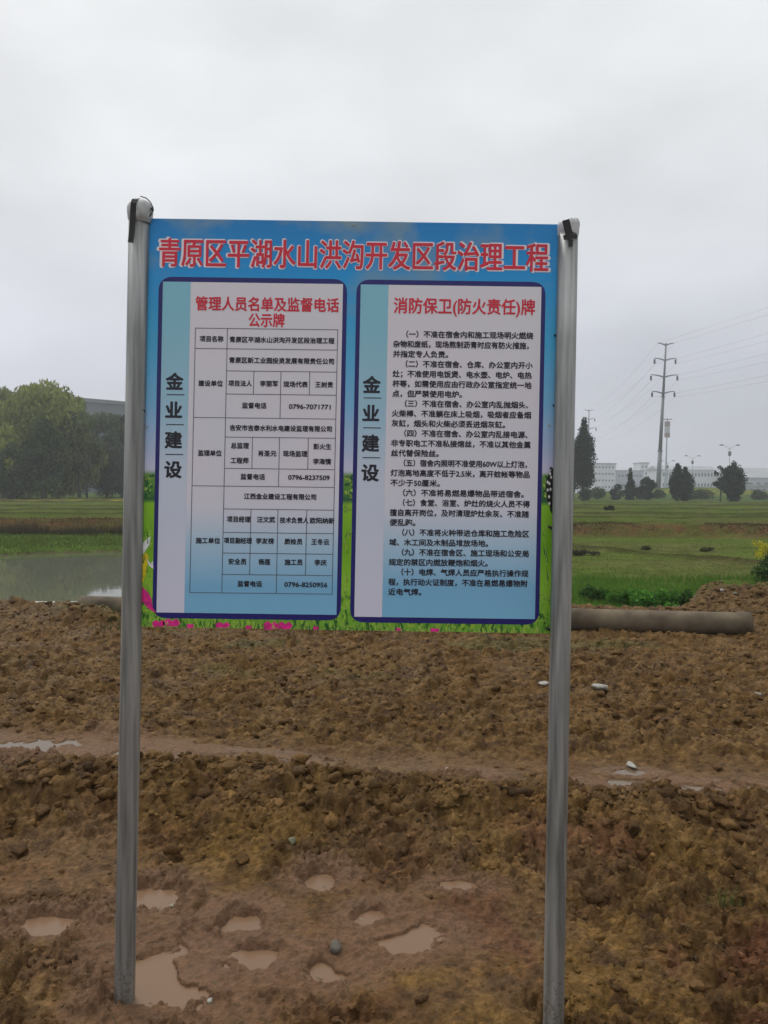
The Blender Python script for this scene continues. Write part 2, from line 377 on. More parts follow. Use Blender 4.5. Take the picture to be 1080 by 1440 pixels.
for (x, y) in ((773.5, 666), (775, 671), (772.5, 680), (770, 678), (770, 689), (774, 688), (772, 698.5), (772.5, 708)):
    poly('butterfly_spot', [(x + 1.5 * math.cos(k * 1.05), y + 2.5 * math.sin(k * 1.05)) for k in range(6)], M['paleprint'], board, ORG, .0009)
# two panels
def panel(label, xo0, yo0, xo1, yo1):
    """outer corners given at the top-left (xo0,yo0) / bottom-right in board axes"""
    def P(u, v): return (xo0 + AU.x * u + AV.x * v, yo0 + AU.y * u + AV.y * v)
    w = xo1; h = yo1
    p = slab_panel = poly('notice_panel', rrect([P(0, 0), P(w, 0), P(w, h), P(0, h)], 20), M['navy'], sign, ORG, .0004); p['label'] = label
    b1, b2, b3, b4 = 6, 7, 10.5, 7
    poly('white_sheet', [P(b1, b2), P(w - 6, b2), P(w - 6, h - 8), P(b1, h - 8)], M['sheet'], p, ORG, .0010)
    poly('blue_stripe', [P(b1, b2), P(b1 + 39, b2), P(b1 + 39, h - 8), P(b1, h - 8)], M['stripe'], p, ORG, .0014)
    return p, P
pl_, PL = panel('navy bordered panel with a table of names under a two line red heading', 223.5, 389, 265, 480)
pr_, PR = panel('navy bordered panel with ten numbered fire safety rules', 501.5, 393, 266, 482)
LT = .0019
text('heading_lettering', [('管理人员名单及监督电话', 275.5, 427, 201, 21), ('公示牌', 350, 450.5, 50, 20.5)], M['red'], pl_, ORG, LT, .5, 4)
text('heading_lettering', [('消防保卫(防火责任)牌', 554, 430, 198, 23.5)], M['red'], pr_, ORG, LT, .5, 4)
for P_, xs in ((pl_, 0), (pr_, 277.0)):
    text('company_lettering', [(c, x + xs, y + xs * .0165, None, 25) for c, x, y in (('金', 234, 537), ('业', 233.5, 577), ('建', 232.5, 619), ('设', 232, 660.5))], M['ink'], P_, ORG, LT, .95, 6)
    for x, y in ((247, 555), (246.3, 597), (245.4, 639)): lines('company_rule', [(x - 12.5 + xs, y + xs * .0165, x + 12.5 + xs, y + .3 + xs * .0165)], 1.3, M['ink'], P_, ORG, LT)
# table
tl = []
X0 = lambda y: 275.0 + (y - 461) * -.0215
def c_(x, y): return (x + (y - 461) * -.0215, y + (x - 275) * .012)
def hl(x0, x1, y): a = c_(x0, y); b = c_(x1, y); tl.append((*a, *b))
def vl(x, y0, y1): a = c_(x, y0); b = c_(x, y1); tl.append((*a, *b))
C0, C1, C2, C3, C4, C5 = 275, 320, 358.5, 396.5, 437, 475
for y in (461.5, 490, 587, 683, 833): hl(C0, C5, y)
for y in (521, 553.5, 614, 658, 715, 748, 777, 807): hl(C1, C5, y)
vl(C0, 461, 833.5); vl(C1, 461, 833.5); vl(C5, 461, 833.5)
vl(C3, 521, 587); vl(C3, 614, 683); vl(C3, 715, 833)
for y0, y1 in ((521, 553.5), (614, 658), (715, 807)): vl(C2, y0, y1); vl(C4, y0, y1)
lines('table_rule', tl, .9, M['rule'], pl_, ORG, .0016)
def cell(s, xc, y, w, h=8.8):
    x, yy = c_(xc - w / 2, y); return (s, x, yy, w, h)
ti = [cell('项目名称', 298, 476.5, 33), cell(TITLE, 397, 477, 147), cell('青原区新工业园投资发展有限责任公司', 397, 506, 147),
      cell('建设单位', 298, 539, 34), cell('项目法人', 339.5, 538.5, 33), cell('李丽军', 380, 538.5, 25), cell('现场代表', 417.5, 539, 34), cell('王树贵', 457.5, 539, 25),
      cell('监督电话', 360, 569.5, 34), cell('0796-7071771', 438, 570, 58, 9.2),
      cell('吉安市吉泰水利水电建设监理有限公司', 398, 601, 143), cell('监理单位', 299, 637, 33), cell('总监理', 341, 626, 25), cell('工程师', 341, 647, 25),
      cell('肖圣元', 380, 636.5, 25), cell('现场监理', 419, 636.5, 34), cell('彭火生', 457, 626, 25), cell('李海情', 457, 647, 25),
      cell('监督电话', 360, 669.5, 34), cell('0796-8237509', 439, 669.5, 58, 9.2),
      cell('江西金业建设工程有限公司', 399, 697, 101), cell('施工单位', 299, 760, 34),
      cell('项目经理', 341.5, 729.5, 33), cell('汪文武', 380, 729.5, 25), cell('技术负责人', 419.5, 730, 40), cell('欧阳纳新', 459, 730, 34),
      cell('项目副经理', 341, 759.5, 39), cell('李友榜', 379, 759.5, 25), cell('质检员', 419, 760, 25), cell('王冬云', 457, 760, 25),
      cell('安全员', 341, 789, 25), cell('杨莲', 379, 789, 16), cell('施工员', 420, 789, 25), cell('李庆', 458, 789, 17),
      cell('监督电话', 359, 820, 34), cell('0796-8250956', 438, 820, 60, 9.2)]
text('table_lettering', ti, M['ink'], pl_, ORG, LT, .38, 3)
RULES = [('（一）不准在宿舍内和施工现场明火燃烧', 1), ('杂物和废纸，现场熬制沥青时应有防火措施，', 0), ('并指定专人负责。', 0),
 ('（二）不准在宿舍、仓库、办公室内开小', 1), ('灶；不准使用电饭煲、电水壶、电炉、电热', 0), ('杯等，如需使用应由行政办公室指定统一地', 0), ('点，但严禁使用电炉。', 0),
 ('（三）不准在宿舍、办公室内乱抛烟头、', 1), ('火柴棒、不准躺在床上吸烟，吸烟者应备烟', 0), ('灰缸，烟头和火柴必须丢进烟灰缸。', 0),
 ('（四）不准在宿舍、办公室内乱接电源、', 1), ('非专职电工不准私接熔丝，不准以其他金属', 0), ('丝代替保险丝。', 0),
 ('（五）宿舍内照明不准使用60W以上灯泡，', 1), ('灯泡离地高度不低于2.5米，离开蚊帐等物品', 0), ('不少于50厘米。', 0),
 ('（六）不准将易燃易爆物品带进宿舍。', 1),
 ('（七）食堂、浴室、炉灶的烧火人员不得', 1), ('擅自离开岗位，及时清理炉灶余灰、不准随', 0), ('便乱跑。', 0),
 ('（八）不准将火种带进仓库和施工危险区', 1), ('域、木工间及木制品堆放场地。', 0),
 ('（九）不准在宿舍区、施工现场和公安局', 1), ('规定的禁区内燃放鞭炮和烟火。', 0),
 ('（十）电焊、气焊人员应严格执行操作规', 1), ('程，执行动火证制度，不准在易燃易爆物附', 0), ('近电气焊。', 0)]
for i, (s, ind) in enumerate(RULES):
    y = 470 + i * 13.93
    x = 553.5 + (y - 470) * -.0205 + (18 if ind else 0)
    n = sum(.62 if ch in '0256W.' else 1 for ch in s)
    full = 195.0
    w = {18: 178, 19: 178}.get(len(s), 178) if ind and len(s) >= 18 else (full if n > 17.9 else None)
    if w is None: w = full / 19 * (n - .5)
    elif s[-1] in '、，' : w -= 5
    yy = y + (x - 553) * .004
    text('rule_lettering', [(s, x, yy, w, 10.2)], M['ink'], pr_, ORG, LT, .38, 3)

# ---- posts
def post_axis(p0, p1, Y1):       # world line through two photo points
    a = at(*p0, YB); b = at(*p1, Y1); return a, b
def post(p0, p1, r, label, Y1=YB):
    a, b = post_axis(p0, p1, Y1); d = (b - a) / (b.z - a.z); bot = a + d * (-.35 - a.z)
    V = []; Fc = []; n = 48; rows = 9
    for i in range(rows):
        t = i / (rows - 1); c = bot.lerp(a, t)
        for k in range(n):
            w = 2 * math.pi * k / n
            rr = r * (1 + .012 * (1 if (k % 6) in (2, 3, 4) else -1))      # shallow rolled flutes
            V.append((c.x + rr * math.cos(w), c.y + rr * math.sin(w), c.z))
    for i in range(rows - 1):
        for k in range(n): Fc.append((i * n + k, i * n + (k + 1) % n, (i + 1) * n + (k + 1) % n, (i + 1) * n + k))
    Fc.append(tuple((rows - 1) * n + k for k in range(n)))
    o = mesh_obj('post', V, Fc, M['galv'], sign, ORG, True); o['label'] = label
    return o, a, d
# left post
lp, la, ld = post((196.2, 306), (175, 1410), .0295, 'left grey steel post with a ball cap')
prof = [(.030, -.012), (.0315, -.006), (.0345, .0), (.0355, .010), (.0365, .018), (.037, .026), (.0365, .034), (.034, .040), (.029, .047), (.021, .052), (.010, .055), (.001, .056)]
V = []; Fc = []; n = 32
for (r_, z_) in prof:
    for k in range(n): w = 2 * math.pi * k / n; V.append((la.x + r_ * math.cos(w) + .002, la.y + r_ * math.sin(w), la.z - .006 + z_))
for i in range(len(prof) - 1):
    for k in range(n): Fc.append((i * n + k, i * n + (k + 1) % n, (i + 1) * n + (k + 1) % n, (i + 1) * n + k))
Fc.append(tuple(range((len(prof) - 1) * n, len(prof) * n)))
mesh_obj('post_cap', V, Fc, M['galv_cap'], lp, ORG, True)
def strip(name, pts, w, mat, parent, side=None, th=.0012):
    """ribbon through world points facing the camera side (-Y)"""
    V = []; Fc = []
    for i, p in enumerate(pts):
        p = Vector(p); t = (Vector(pts[min(i + 1, len(pts) - 1)]) - Vector(pts[max(i - 1, 0)])).normalized()
        nrm = Vector((0, -1, 0)) if side is None else side[i]
        a = t.cross(nrm).normalized() * w / 2
        V += [p - a, p + a, p + a + nrm * th, p - a + nrm * th]
    for i in range(len(pts) - 1):
        b = i * 4
        for k in range(4): Fc.append((b + k, b + (k + 1) % 4, b + 4 + (k + 1) % 4, b + 4 + k))
    Fc += [(0, 1, 2, 3), tuple(len(V) - 4 + k for k in (3, 2, 1, 0))]
    return mesh_obj(name, V, Fc, mat, parent, ORG)
def P3(px, py, dy): p = at(px, py, YB); return Vector((p.x, YB - dy, p.z))
up = Vector((0, 0, 1)); fr_ = Vector((0, -1, 0))
sd_ = [fr_] * 3 + [Vector((0, -.9, .4)).normalized(), Vector((0, -.6, .8)).normalized(), Vector((0, -.1, 1)).normalized()]
strip('tape_strip', [P3(188.6, 346, .0315), P3(190.4, 330, .0315), P3(192.4, 306, .0345), P3(193.8, 292, .0392), P3(194.6, 286.5, .034), P3(195.6, 282, .016)], .0160, M['tape'], lp, sd_)
cb = MB(); cb.tube([P3(199, 277.8, .010), P3(207, 280.3, .010), P3(213, 286, .010), P3(217, 294.5, .010), P3(216, 300, .012), P3(213, 307, .014)], .0016, 8)
cb.build('tie_cable', M['tape'], lp, ORG, True)
cb = MB(); cb.tube([P3(214.5, 294.5, .012), P3(217.5, 298.5, .012)], [.003, .0026], 8); cb.build('tie_knot', M['tape'], lp, ORG, True)
# right post
rp, ra, rd = post((798.6, 322), (778, 1440), .0290, 'right grey steel post with torn plastic and crossed black tape on top', 2.215)
V = []; Fc = []; n = 36; rr_ = random.Random(3)
ring = [(.0300, -.020), (.0312, -.008), (.0325, .004), (.0318, .013), (.026, .018), (.012, .0195), (.001, .020)]
for j, (r_, z_) in enumerate(ring):
    for k in range(n):
        w = 2 * math.pi * k / n; jj = (math.sin(3 * w + j) * .0012 + rr_.uniform(-.0013, .0013)) if j < 6 else 0
        V.append((ra.x + (r_ + jj) * math.cos(w), ra.y + (r_ + jj) * math.sin(w), ra.z + z_ + jj * 1.5 + (.006 * math.sin(w + 2.4) if j > 1 else 0)))
for i in range(len(ring) - 1):
    for k in range(n): Fc.append((i * n + k, i * n + (k + 1) % n, (i + 1) * n + (k + 1) % n, (i + 1) * n + k))
Fc.append(tuple(range((len(ring) - 1) * n, len(ring) * n)))
mesh_obj('torn_plastic_cap', V, Fc, M['plastic'], rp, ORG, True)
strip('tape_strip', [P3(791.5, 315, .0345), P3(795, 328, .0325), P3(797.3, 336, .0315)], .021, M['tape'], rp)
strip('tape_strip', [P3(789, 339, .029), P3(794, 338, .0325), P3(799, 336.5, .0335), P3(805, 337, .031), P3(808.5, 338, .025)], .013, M['tape'], rp)
strip('tape_strip', [P3(799, 342, .032), P3(798.6, 351, .0315)], .0125, M['tape'], rp)
def knot(px, py, par, y=YB):
    c = at(px, py, y); k = MB()
    k.tube([c + Vector((-.008, -.008, .004)), c + Vector((0, -.012, 0)), c + Vector((.005, -.006, -.005))], [.003, .0045, .003], 8)
    k.build('wire_tie', M['tape'], par, ORG, True)
for q in ((203.5, 455), (202.5, 577), (197, 808), (195, 868)): knot(*q, lp)
for q in ((782.5, 474), (780.5, 572), (776.5, 660), (774, 742), (771, 884)): knot(*q, rp)
for (x, y) in ((498, 316), (772, 598), (207, 600)):
    c = B(x, y, .0012); k = MB(); k.tube([c, c + Vector((0, -.002, 0))], .0035, 10); k.build('rivet', M['galv_cap'], board, ORG)

# ================================================================== terrain
# puddles: photo px centre, semi axes (m), water level z
PUD = [(258, 1364, .19, .16, .3), (343, 1305, .085, .085, 0), (365, 1352, .11, .07, 0), (468, 1366, .085, .08, .5), (212, 1268, .11, .09, 0),
       (572, 1322, .13, .10, .2), (520, 1290, .07, .06, 0), (448, 1240, .08, .07, 0), (70, 1300, .11, .06, 0), (650, 1250, .10, .05, 0),
       (80, 1056, .42, .15, -.12), (215, 1064, .26, .09, -.12), (330, 1068, .24, .08, -.1), (640, 1094, .15, .07, -.1), (905, 1104, .17, .08, -.1), (1050, 1113, .15, .07, -.1), (980, 1111, .10, .06, -.1), (888, 1087, .09, .04, 0)]
PW = []
for ip, (px, py, a, b, rot) in enumerate(PUD):
    z = (-.023 if py > 1150 else -.016) + ip * .0006
    c = onz(px, py, z); PW.append((c.x, c.y, a * 1.15, b * 1.2, rot, z))
def ridge_c(x): return 3.66 - .13 * x
def chunk(x, y, s=0, rmin=.4, rmax=.8, dens=1.0):
    """heap of broken angular lumps with tilted tops, height in cell units"""
    ix = np.floor(x); iy = np.floor(y); best = np.zeros_like(x)
    for dx in (-1, 0, 1):
        for dy in (-1, 0, 1):
            cx = ix + dx; cy = iy + dy
            ax = x - cx - _h(cx, cy, s); ay = y - cy - _h(cx, cy, s + 1); r = rmin + (rmax - rmin) * _h(cx, cy, s + 2)
            th = _h(cx, cy, s + 4) * 6.28; c_, s_ = np.cos(th), np.sin(th); el = .6 + .5 * _h(cx, cy, s + 5)
            u = ax * c_ + ay * s_; v = (-ax * s_ + ay * c_) / el
            d = np.maximum(np.maximum(np.abs(u), np.abs(v)), .72 * (np.abs(u) + np.abs(v))) / r
            t = r * (.35 + .75 * _h(cx, cy, s + 6)) * np.clip((1 - d) * 3.4, 0, 1) ** .6 * (1 + .45 * (_h(cx, cy, s + 7) * 2 - 1) * u / r + .45 * (_h(cx, cy, s + 8) * 2 - 1) * v / r)
            best = np.maximum(best, np.where((d < 1) & (_h(cx, cy, s + 3) < dens), t, 0))
    return best
def rdg(x, y, o=3, s=0):
    r = 0; a = 1; t = 0
    for i in range(o):
        r = r + a * (1 - 2 * np.abs(vn(x, y, s + i))); t += a; a *= .55; x, y = x * 1.7 + y * .9 + 3.1, y * 1.7 - x * .9 + 1.3
    return r / t
def mud_h(x, y):
    wob = .10 * fbm(x * 1.1, y * .3, 3, 40)
    rc = ridge_c(x) + wob
    dr = y - rc
    ridge = .115 * np.where(dr < 0, np.exp(-(dr / .30) ** 2), np.exp(-(dr / .20) ** 2)) * (1 + .35 * fbm(x * 2.2, y * 2, 3, 8))
    rut = -.03 * np.exp(-((y - rc - .72) / .20) ** 2)
    near = 1 - sm(-.95, -.25, dr)
    far = sm(.9, 1.6, dr)
    rough = .24 * near + (1 - near) * (1 - far) * (1.0 - .80 * np.exp(-((dr - .72) / .24) ** 2)) + far * .9
    patch = sm(-.20, -.02, fbm(x * 1.5 + 4, y * 1.9, 3, 77)) * near
    rough = np.clip(rough + patch * .85 + near * sm(.3, 1.1, x) * .55, 0, 1.15)
    base = .026 * fbm(x * 1.1, y * 1.1, 4, 1) + .014 * fbm(x * 3.7, y * 3.7, 3, 21)
    wx = .22 * fbm(x * 14, y * 14, 3, 5); wy = .22 * fbm(x * 14, y * 14, 3, 6)
    big = chunk(x * 4.2 + wx * .5, y * 4.8 + wy * .5, 10, .4, .9, .8) * .062 + clod(x * 3.3 + wx, y * 3.9 + wy, 12, .4, .9, .8) * .05
    mid = chunk(x * 11 + wx * 1.2, y * 12 + wy * 1.2, 20, .35, .85, .85) * (.040 + .036 * far)
    fin = chunk(x * 47 + wx * 2.2, y * 49 + wy * 2.2, 60, .35, .8, .8) * .016
    sml = chunk(x * 24 + wx * 1.6, y * 25 + wy * 1.6, 30, .35, .8, .85) * .026
    bigw = (1 - near) * (1 - far) + .30 * far + .15 * near
    vmod = .65 + .55 * sm(-.4, .4, fbm(x * 1.7, y * 2.1, 3, 9))
    z = base + ridge + rut + rough * (big * bigw + mid * vmod + sml * (1.2 - .3 * vmod) + fin) + .15 * fin + .009 * rdg(x * 19, y * 21, 4, 50) * (.35 + rough) + .004 * rdg(x * 55, y * 60, 2, 55) * (.4 + rough) + .008 * fbm(x * 12, y * 12, 3, 51) * (.2 + rough)
    z -= .045 * rough
    z += .10 * np.exp(-((y - 9.4 + .13 * x) / .5) ** 2) * (1 + .5 * fbm(x * 1.4, y, 3, 60)) * sm(-1.5, .5, x + 0 * y)
    z += .04 * np.exp(-((y - 9.9) / .6) ** 2) * (1 - sm(-3.2, -1.5, x)) * (1 + .8 * fbm(x * 1.7, y, 3, 61))
    z += .17 * np.exp(-((x + 3.35) / .55) ** 2 - ((y - 8.75) / .35) ** 2)
    z += .20 * sm(3.7, 4.7, x + .25 * fbm(x * 3, y * 3, 3, 65)) * np.exp(-((y - 10.6) / .9) ** 2) * (1 + .5 * fbm(x * 2, y * 2, 3, 62))
    z += .05 * sm(9, 10, y) * np.abs(rdg(x * 2.3, y * 2.3, 3, 64))
    z -= .9 * sm(10.0, 11.6, y + .5 * (1 - sm(-2.5, -1, x)) - 1.1 * sm(3.8, 4.8, x) + .4 * fbm(x * .8, y * .8, 3, 63))
    for (bx_, by_, bh_) in ((-.765, 2.32, .022), (.475, 2.16, -.045)): z += bh_ * np.exp(-((x - bx_) ** 2 + (y - by_) ** 2) / .009) * (1 + .6 * fbm(x * 30, y * 30, 2, 71))
    for (cx, cy, a, b, rot, wz) in PW:
        dx = x - cx; dy = y - cy; ca, sa = math.cos(rot), math.sin(rot)
        q = np.sqrt(((dx * ca + dy * sa) / a) ** 2 + ((-dx * sa + dy * ca) / b) ** 2) + .42 * fbm(x * 13, y * 13, 4, 33)
        ins = 1 - sm(.55, 1.0, q)
        z = np.where(q < 2.6, z * (1 - ins) + (wz - .012) * ins, z)
        ringm = sm(.95, 1.15, q) * (1 - sm(1.75, 2.1, q))
        z = np.where(ringm > .01, np.maximum(z, wz + .002 * ringm + .004 * (q - 1.0) + .25 * np.clip(z - wz + .03, 0, .03)), z)
    return z
def mud_c(x, y, z):
    n1 = fbm(x * 1.6, y * 1.6, 4, 101); n2 = fbm(x * 3.1 + 9, y * 3.1, 4, 120); n3 = fbm(x * 14, y * 14, 4, 140); n4 = fbm(x * 42, y * 42, 3, 150)
    c = np.tile(np.array([.105, .064, .022]), (len(x), 1))
    c = mixc(c, (.150, .098, .040), sm(.0, .5, n3) * .7)
    c = mixc(c, (.055, .028, .010), sm(.0, .5, -n3) * .6)
    near = 1 - sm(3.0, 3.9, y + .13 * x)
    c = mixc(c, (.140, .090, .050), near * sm(-.3, .4, n1) * .55)          # pale slick mud
    c = mixc(c, (.105, .040, .026), near * sm(.05, .42, n2 + .35 * n3) * .6 * (.35 + .65 * sm(-.2, .9, x)))    # red clay
    c = mixc(c, (.150, .094, .026), near * sm(.12, .42, fbm(x * 2.5 - 5, y * 2.5 + 3, 4, 160) + .35 * n3) * .55)  # ochre clay
    c = mixc(c, (.10, .070, .032), sm(7.5, 9, y) * .4)
    c = mixc(c, (.08, .085, .03), sm(.30, .5, fbm(x * .9, y * 1.6, 4, 170)) * sm(5, 7, y) * .55)
    c *= 1 + .22 * n3[:, None] + .45 * n4[:, None]
    for (cx, cy, a, b, rot, wz) in PW:
        q = np.sqrt(((x - cx) / a) ** 2 + ((y - cy) / b) ** 2) + .6 * fbm(x * 9, y * 9, 3, 34)
        c = mixc(c, (.148, .094, .060), (1 - sm(1.1, 2.4, q)) * .9)
    # smooth slick rut
    dr = y - ridge_c(x)
    c = mixc(c, (.135, .088, .050), np.exp(-((dr - .72) / .16) ** 2) * .6)
    return np.clip(c * np.array([1.31, 1.16, 1.03]), .01, .5)
def fan(y0, y1, ratio, half, cols, marg=0):
    rows = int(math.log(y1 / y0) / ratio) + 1
    yy = y0 * np.exp(np.linspace(0, math.log(y1 / y0), rows)); tt = np.linspace(-half, half, cols)
    Yg, Tg = np.meshgrid(yy, tt, indexing='ij'); Xg = Tg * (Yg + marg)
    i = np.arange(rows - 1)[:, None] * cols + np.arange(cols - 1)[None, :]
    Fq = np.stack([i, i + 1, i + 1 + cols, i + cols], -1).reshape(-1, 4)
    return Xg.ravel(), Yg.ravel(), Fq
x, y, Fq = fan(1.75, 12.6, .0022, .62, 640, .30)
z = mud_h(x, y); c = mud_c(x, y, z)
# the ground around and behind the camera, coarser
gx, gy = np.meshgrid(np.linspace(-16, 16, 160), np.linspace(-14, 12, 130), indexing='ij'); gx = gx.ravel(); gy = gy.ravel()
gz = .03 * fbm(gx * 1.1, gy * 1.1, 4, 1) + .02 * fbm(gx * 5, gy * 5, 2, 2) - .9 * sm(10.0, 11.8, gy)
inside = (gy > 1.6) & (np.abs(gx) < .62 * (gy + .30) + .1)
gz = np.where(inside, gz - .35, gz - .005)
i = np.arange(159)[:, None] * 130 + np.arange(129)[None, :]
Fg = np.stack([i, i + 130, i + 131, i + 1], -1).reshape(-1, 4) + len(x)
VV = np.concatenate([np.stack([x, y, z], 1), np.stack([gx, gy, gz], 1)]); CC = np.concatenate([c, mud_c(gx, gy, gz)])
g_ = mesh_obj('mud_ground', VV, np.concatenate([Fq, Fg]), M['mud'], None, smooth=True, col=CC); tag(g_, kind='structure')

# puddle water
def water_mat(name, col, rough, bump, sc):
    m, t, b = mat_new(name); k = t.links.new
    b.inputs['Base Color'].default_value = (*col, 1); b.inputs['Roughness'].default_value = rough; b.inputs['IOR'].default_value = 1.33
    n = t.nodes.new('ShaderNodeTexNoise'); n.inputs['Scale'].default_value = sc; n.inputs['Detail'].default_value = 3
    tc = t.nodes.new('ShaderNodeTexCoord'); k(tc.outputs['Object'], n.inputs['Vector'])
    bn = t.nodes.new('ShaderNodeBump'); bn.inputs['Strength'].default_value = bump; bn.inputs['Distance'].default_value = .01
    k(n.outputs[0], bn.inputs['Height']); k(bn.outputs[0], b.inputs['Normal'])
    return m
M['puddle'] = water_mat('silty_water', (.190, .112, .064), .26, .05, 14)
M['puddle_clear'] = water_mat('grey_rut_water', (.14, .10, .065), .07, .03, 8)
for (cx, cy, a, b, rot, wz) in PW:
    V = [(0, 0, 0)] + [(1.5 * a * math.cos(w) * math.cos(rot) - 1.5 * b * math.sin(w) * math.sin(rot), 1.5 * a * math.cos(w) * math.sin(rot) + 1.5 * b * math.sin(w) * math.cos(rot), 0) for w in [k * 2 * math.pi / 40 for k in range(40)]]
    o = mesh_obj('puddle', V, [(0, 1 + k, 1 + (k + 1) % 40) for k in range(40)], M['puddle'] if cy < 3.4 else M['puddle_clear']); o.location = (cx, cy, wz); tag(o, kind='structure')

# fields beyond
WZ = -.50
def shore(x): return 22.6 + np.clip((x + 12) * .45, -3, 3)
def field_h(x, y):
    n = fbm(x * .35, y * .35, 4, 200)
    z = -.36 + .05 * n
    yb = 32.2 + 1.0 * fbm(x * .15, x * 0, 3, 210) - .02 * x
    z = z + .46 * sm(yb - .7, yb + .5, y) * (1 + .15 * n)
    # pond
    q = (1 - sm(-3.2, -1.2, x + .6 * n)) * sm(10.5, 12.5, y) * (1 - sm(shore(x) - 1.0, shore(x) + .6, y + .5 * n))
    z = z - .55 * q
    # bank between pond and terrace slopes down to water
    # bunds
    def bund(x0, y0, x1, y1, h, w):
        dx, dy = x1 - x0, y1 - y0; l = math.hypot(dx, dy); t = ((x - x0) * dx + (y - y0) * dy) / l / l
        d = ((x - x0) * dy - (y - y0) * dx) / l
        return h * np.exp(-(d / w) ** 2) * (t > -.6) * (t < 1.8) * (1 + .3 * fbm(x * .9, y * .9, 2, 230))
    z = z + bund(5.2, 26, 9.5, 19.6, .13, .22)
    for yy, h in ((40, .10), (46, .16), (57, .14), (70, .22), (86, .18)):
        z = z + h * np.exp(-((y - yy - 2.5 * fbm(x * .05, x * 0 + yy, 3, int(yy))) / .45) ** 2)
    z = z + .02 * fbm(x * 2.3, y * 2.3, 3, 240)
    z = z + np.where(y > 100, (y - 100) * -.002 + 2.2 * np.exp(-((x - 64) / 22) ** 2 - ((y - 165) / 22) ** 2), 0)
    z = z - .5 * (1 - sm(10.4, 11.6, y + 0 * x)) * 1
    return z
def field_c(x, y, z):
    n = fbm(x * .5, y * .9, 4, 300); n2 = fbm(x * 1.7, y * 2.6, 4, 310); n3 = fbm(x * .12, y * .4, 4, 320)
    c = np.tile(np.array([.078, .108, .022]), (len(x), 1))
    c = mixc(c, (.100, .120, .030), sm(-.1, .5, n) * .7)
    c = mixc(c, (.050, .085, .015), sm(.0, .5, -n) * .6)
    c = mixc(c, (.105, .095, .040), sm(.1, .5, n3) * .55)
    yb = 32.2 + 1.0 * fbm(x * .15, x * 0, 3, 210) - .02 * x
    c = mixc(c, (.105, .060, .028), np.exp(-((y - yb - .1) / 1.0) ** 2) * (.45 + .55 * sm(-.3, .2, n2)))
    c = mixc(c, (.09, .07, .032), sm(yb, yb + 1, y) * (1 - sm(yb + 5, yb + 9, y)) * sm(-.2, .4, n) * .6)
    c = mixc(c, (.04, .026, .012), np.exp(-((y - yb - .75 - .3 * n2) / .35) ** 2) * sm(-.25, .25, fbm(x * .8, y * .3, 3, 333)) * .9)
    for yy in (40, 46, 57, 70, 86):
        d = np.exp(-((y - yy - 2.5 * fbm(x * .05, x * 0 + yy, 3, int(yy))) / .7) ** 2)
        c = mixc(c, (.045, .040, .018), d * .85)
    c = mixc(c, (.040, .034, .014), np.where((x > 4), np.exp(-(((x - 5.2) * -6.4 - (y - 26) * 4.3) / 7.7 / .3) ** 2) * (y < 28) * .8, 0))
    c = mixc(c, (.06, .125, .018), (1 - sm(15.5, 17.5, y + n)) * sm(0, 2, x) * .6)
    c = mixc(c, (.035, .07, .02), sm(95, 120, y) * .6)
    # the green bank past the pond
    c = mixc(c, (.075, .120, .025), (1 - sm(-2.5, -1, x)) * sm(21, 23, y) * (1 - sm(29, 31, y)) * .8)
    c = mixc(c, (.08, .055, .035), (z < WZ + .03) * .9)
    c = mixc(c, (.30, .27, .02), (np.exp(-((x + 29) / 7) ** 2 - ((y - 80) / 5) ** 2) + np.exp(-((x - 62) / 16) ** 2 - ((y - 150) / 7) ** 2)) * sm(-.3, .3, n2) * .9)
    return np.clip(c * (1 + .22 * n2[:, None] + .28 * fbm(x * 4.3, y * 4.3, 3, 340)[:, None]), .01, .5)
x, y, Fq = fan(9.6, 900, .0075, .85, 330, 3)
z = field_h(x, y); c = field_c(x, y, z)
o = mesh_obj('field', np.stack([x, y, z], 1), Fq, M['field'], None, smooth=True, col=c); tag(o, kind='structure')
# one big sheet to the horizon under everything
gx, gy = np.meshgrid(np.linspace(-1600, 1600, 40), np.linspace(-600, 2600, 40), indexing='ij'); gx = gx.ravel(); gy = gy.ravel()
gz = np.where((gy < -16) | (gy > 700) | (np.abs(gx) > 120), -1.9, -3.0)
i = np.arange(39)[:, None] * 40 + np.arange(39)[None, :]
o = mesh_obj('ground', np.stack([gx, gy, gz], 1), np.stack([i, i + 40, i + 41, i + 1], -1).reshape(-1, 4), M['field'], None, col=np.tile([.08, .09, .04], (1600, 1))); tag(o, kind='structure')
M['pond'] = water_mat('pond_water', (.115, .120, .080), .03, .05, 3)
o = mesh_obj('pond_water', [(-40, 10.2, WZ), (-.4, 10.2, WZ), (-.4, 30, WZ), (-40, 30, WZ)], [(0, 1, 2, 3)], M['pond']); tag(o, kind='structure')

def blades(pts, h, w, cols, lean=.4, g=RNG):
    n = len(pts); a = g.uniform(0, 6.28, n); hh = h * g.uniform(.5, 1.2, n); l = hh * lean * g.uniform(-1, 1, (2, n)); ww = w * g.uniform(.6, 1.3, n)
    P = np.asarray(pts); dx = np.cos(a) * ww / 2; dy = np.sin(a) * ww / 2; zz_ = np.zeros(n)
    v0 = P - np.stack([dx, dy, zz_ + .02], 1); v1 = P + np.stack([dx, dy, zz_ - .02], 1); v2 = P + np.stack([l[0], l[1], hh], 1)
    V = np.stack([v0, v1, v2], 1).reshape(-1, 3); Fc = np.arange(3 * n).reshape(-1, 3)
    return V, Fc, np.repeat(cols, 3, 0)
def vary(c, n, v=.3, g=RNG): return np.clip(np.asarray(c) * (1 + g.uniform(-v, v, (n, 1))) * (1 + g.uniform(-.1, .1, (n, 3))), .005, .6)
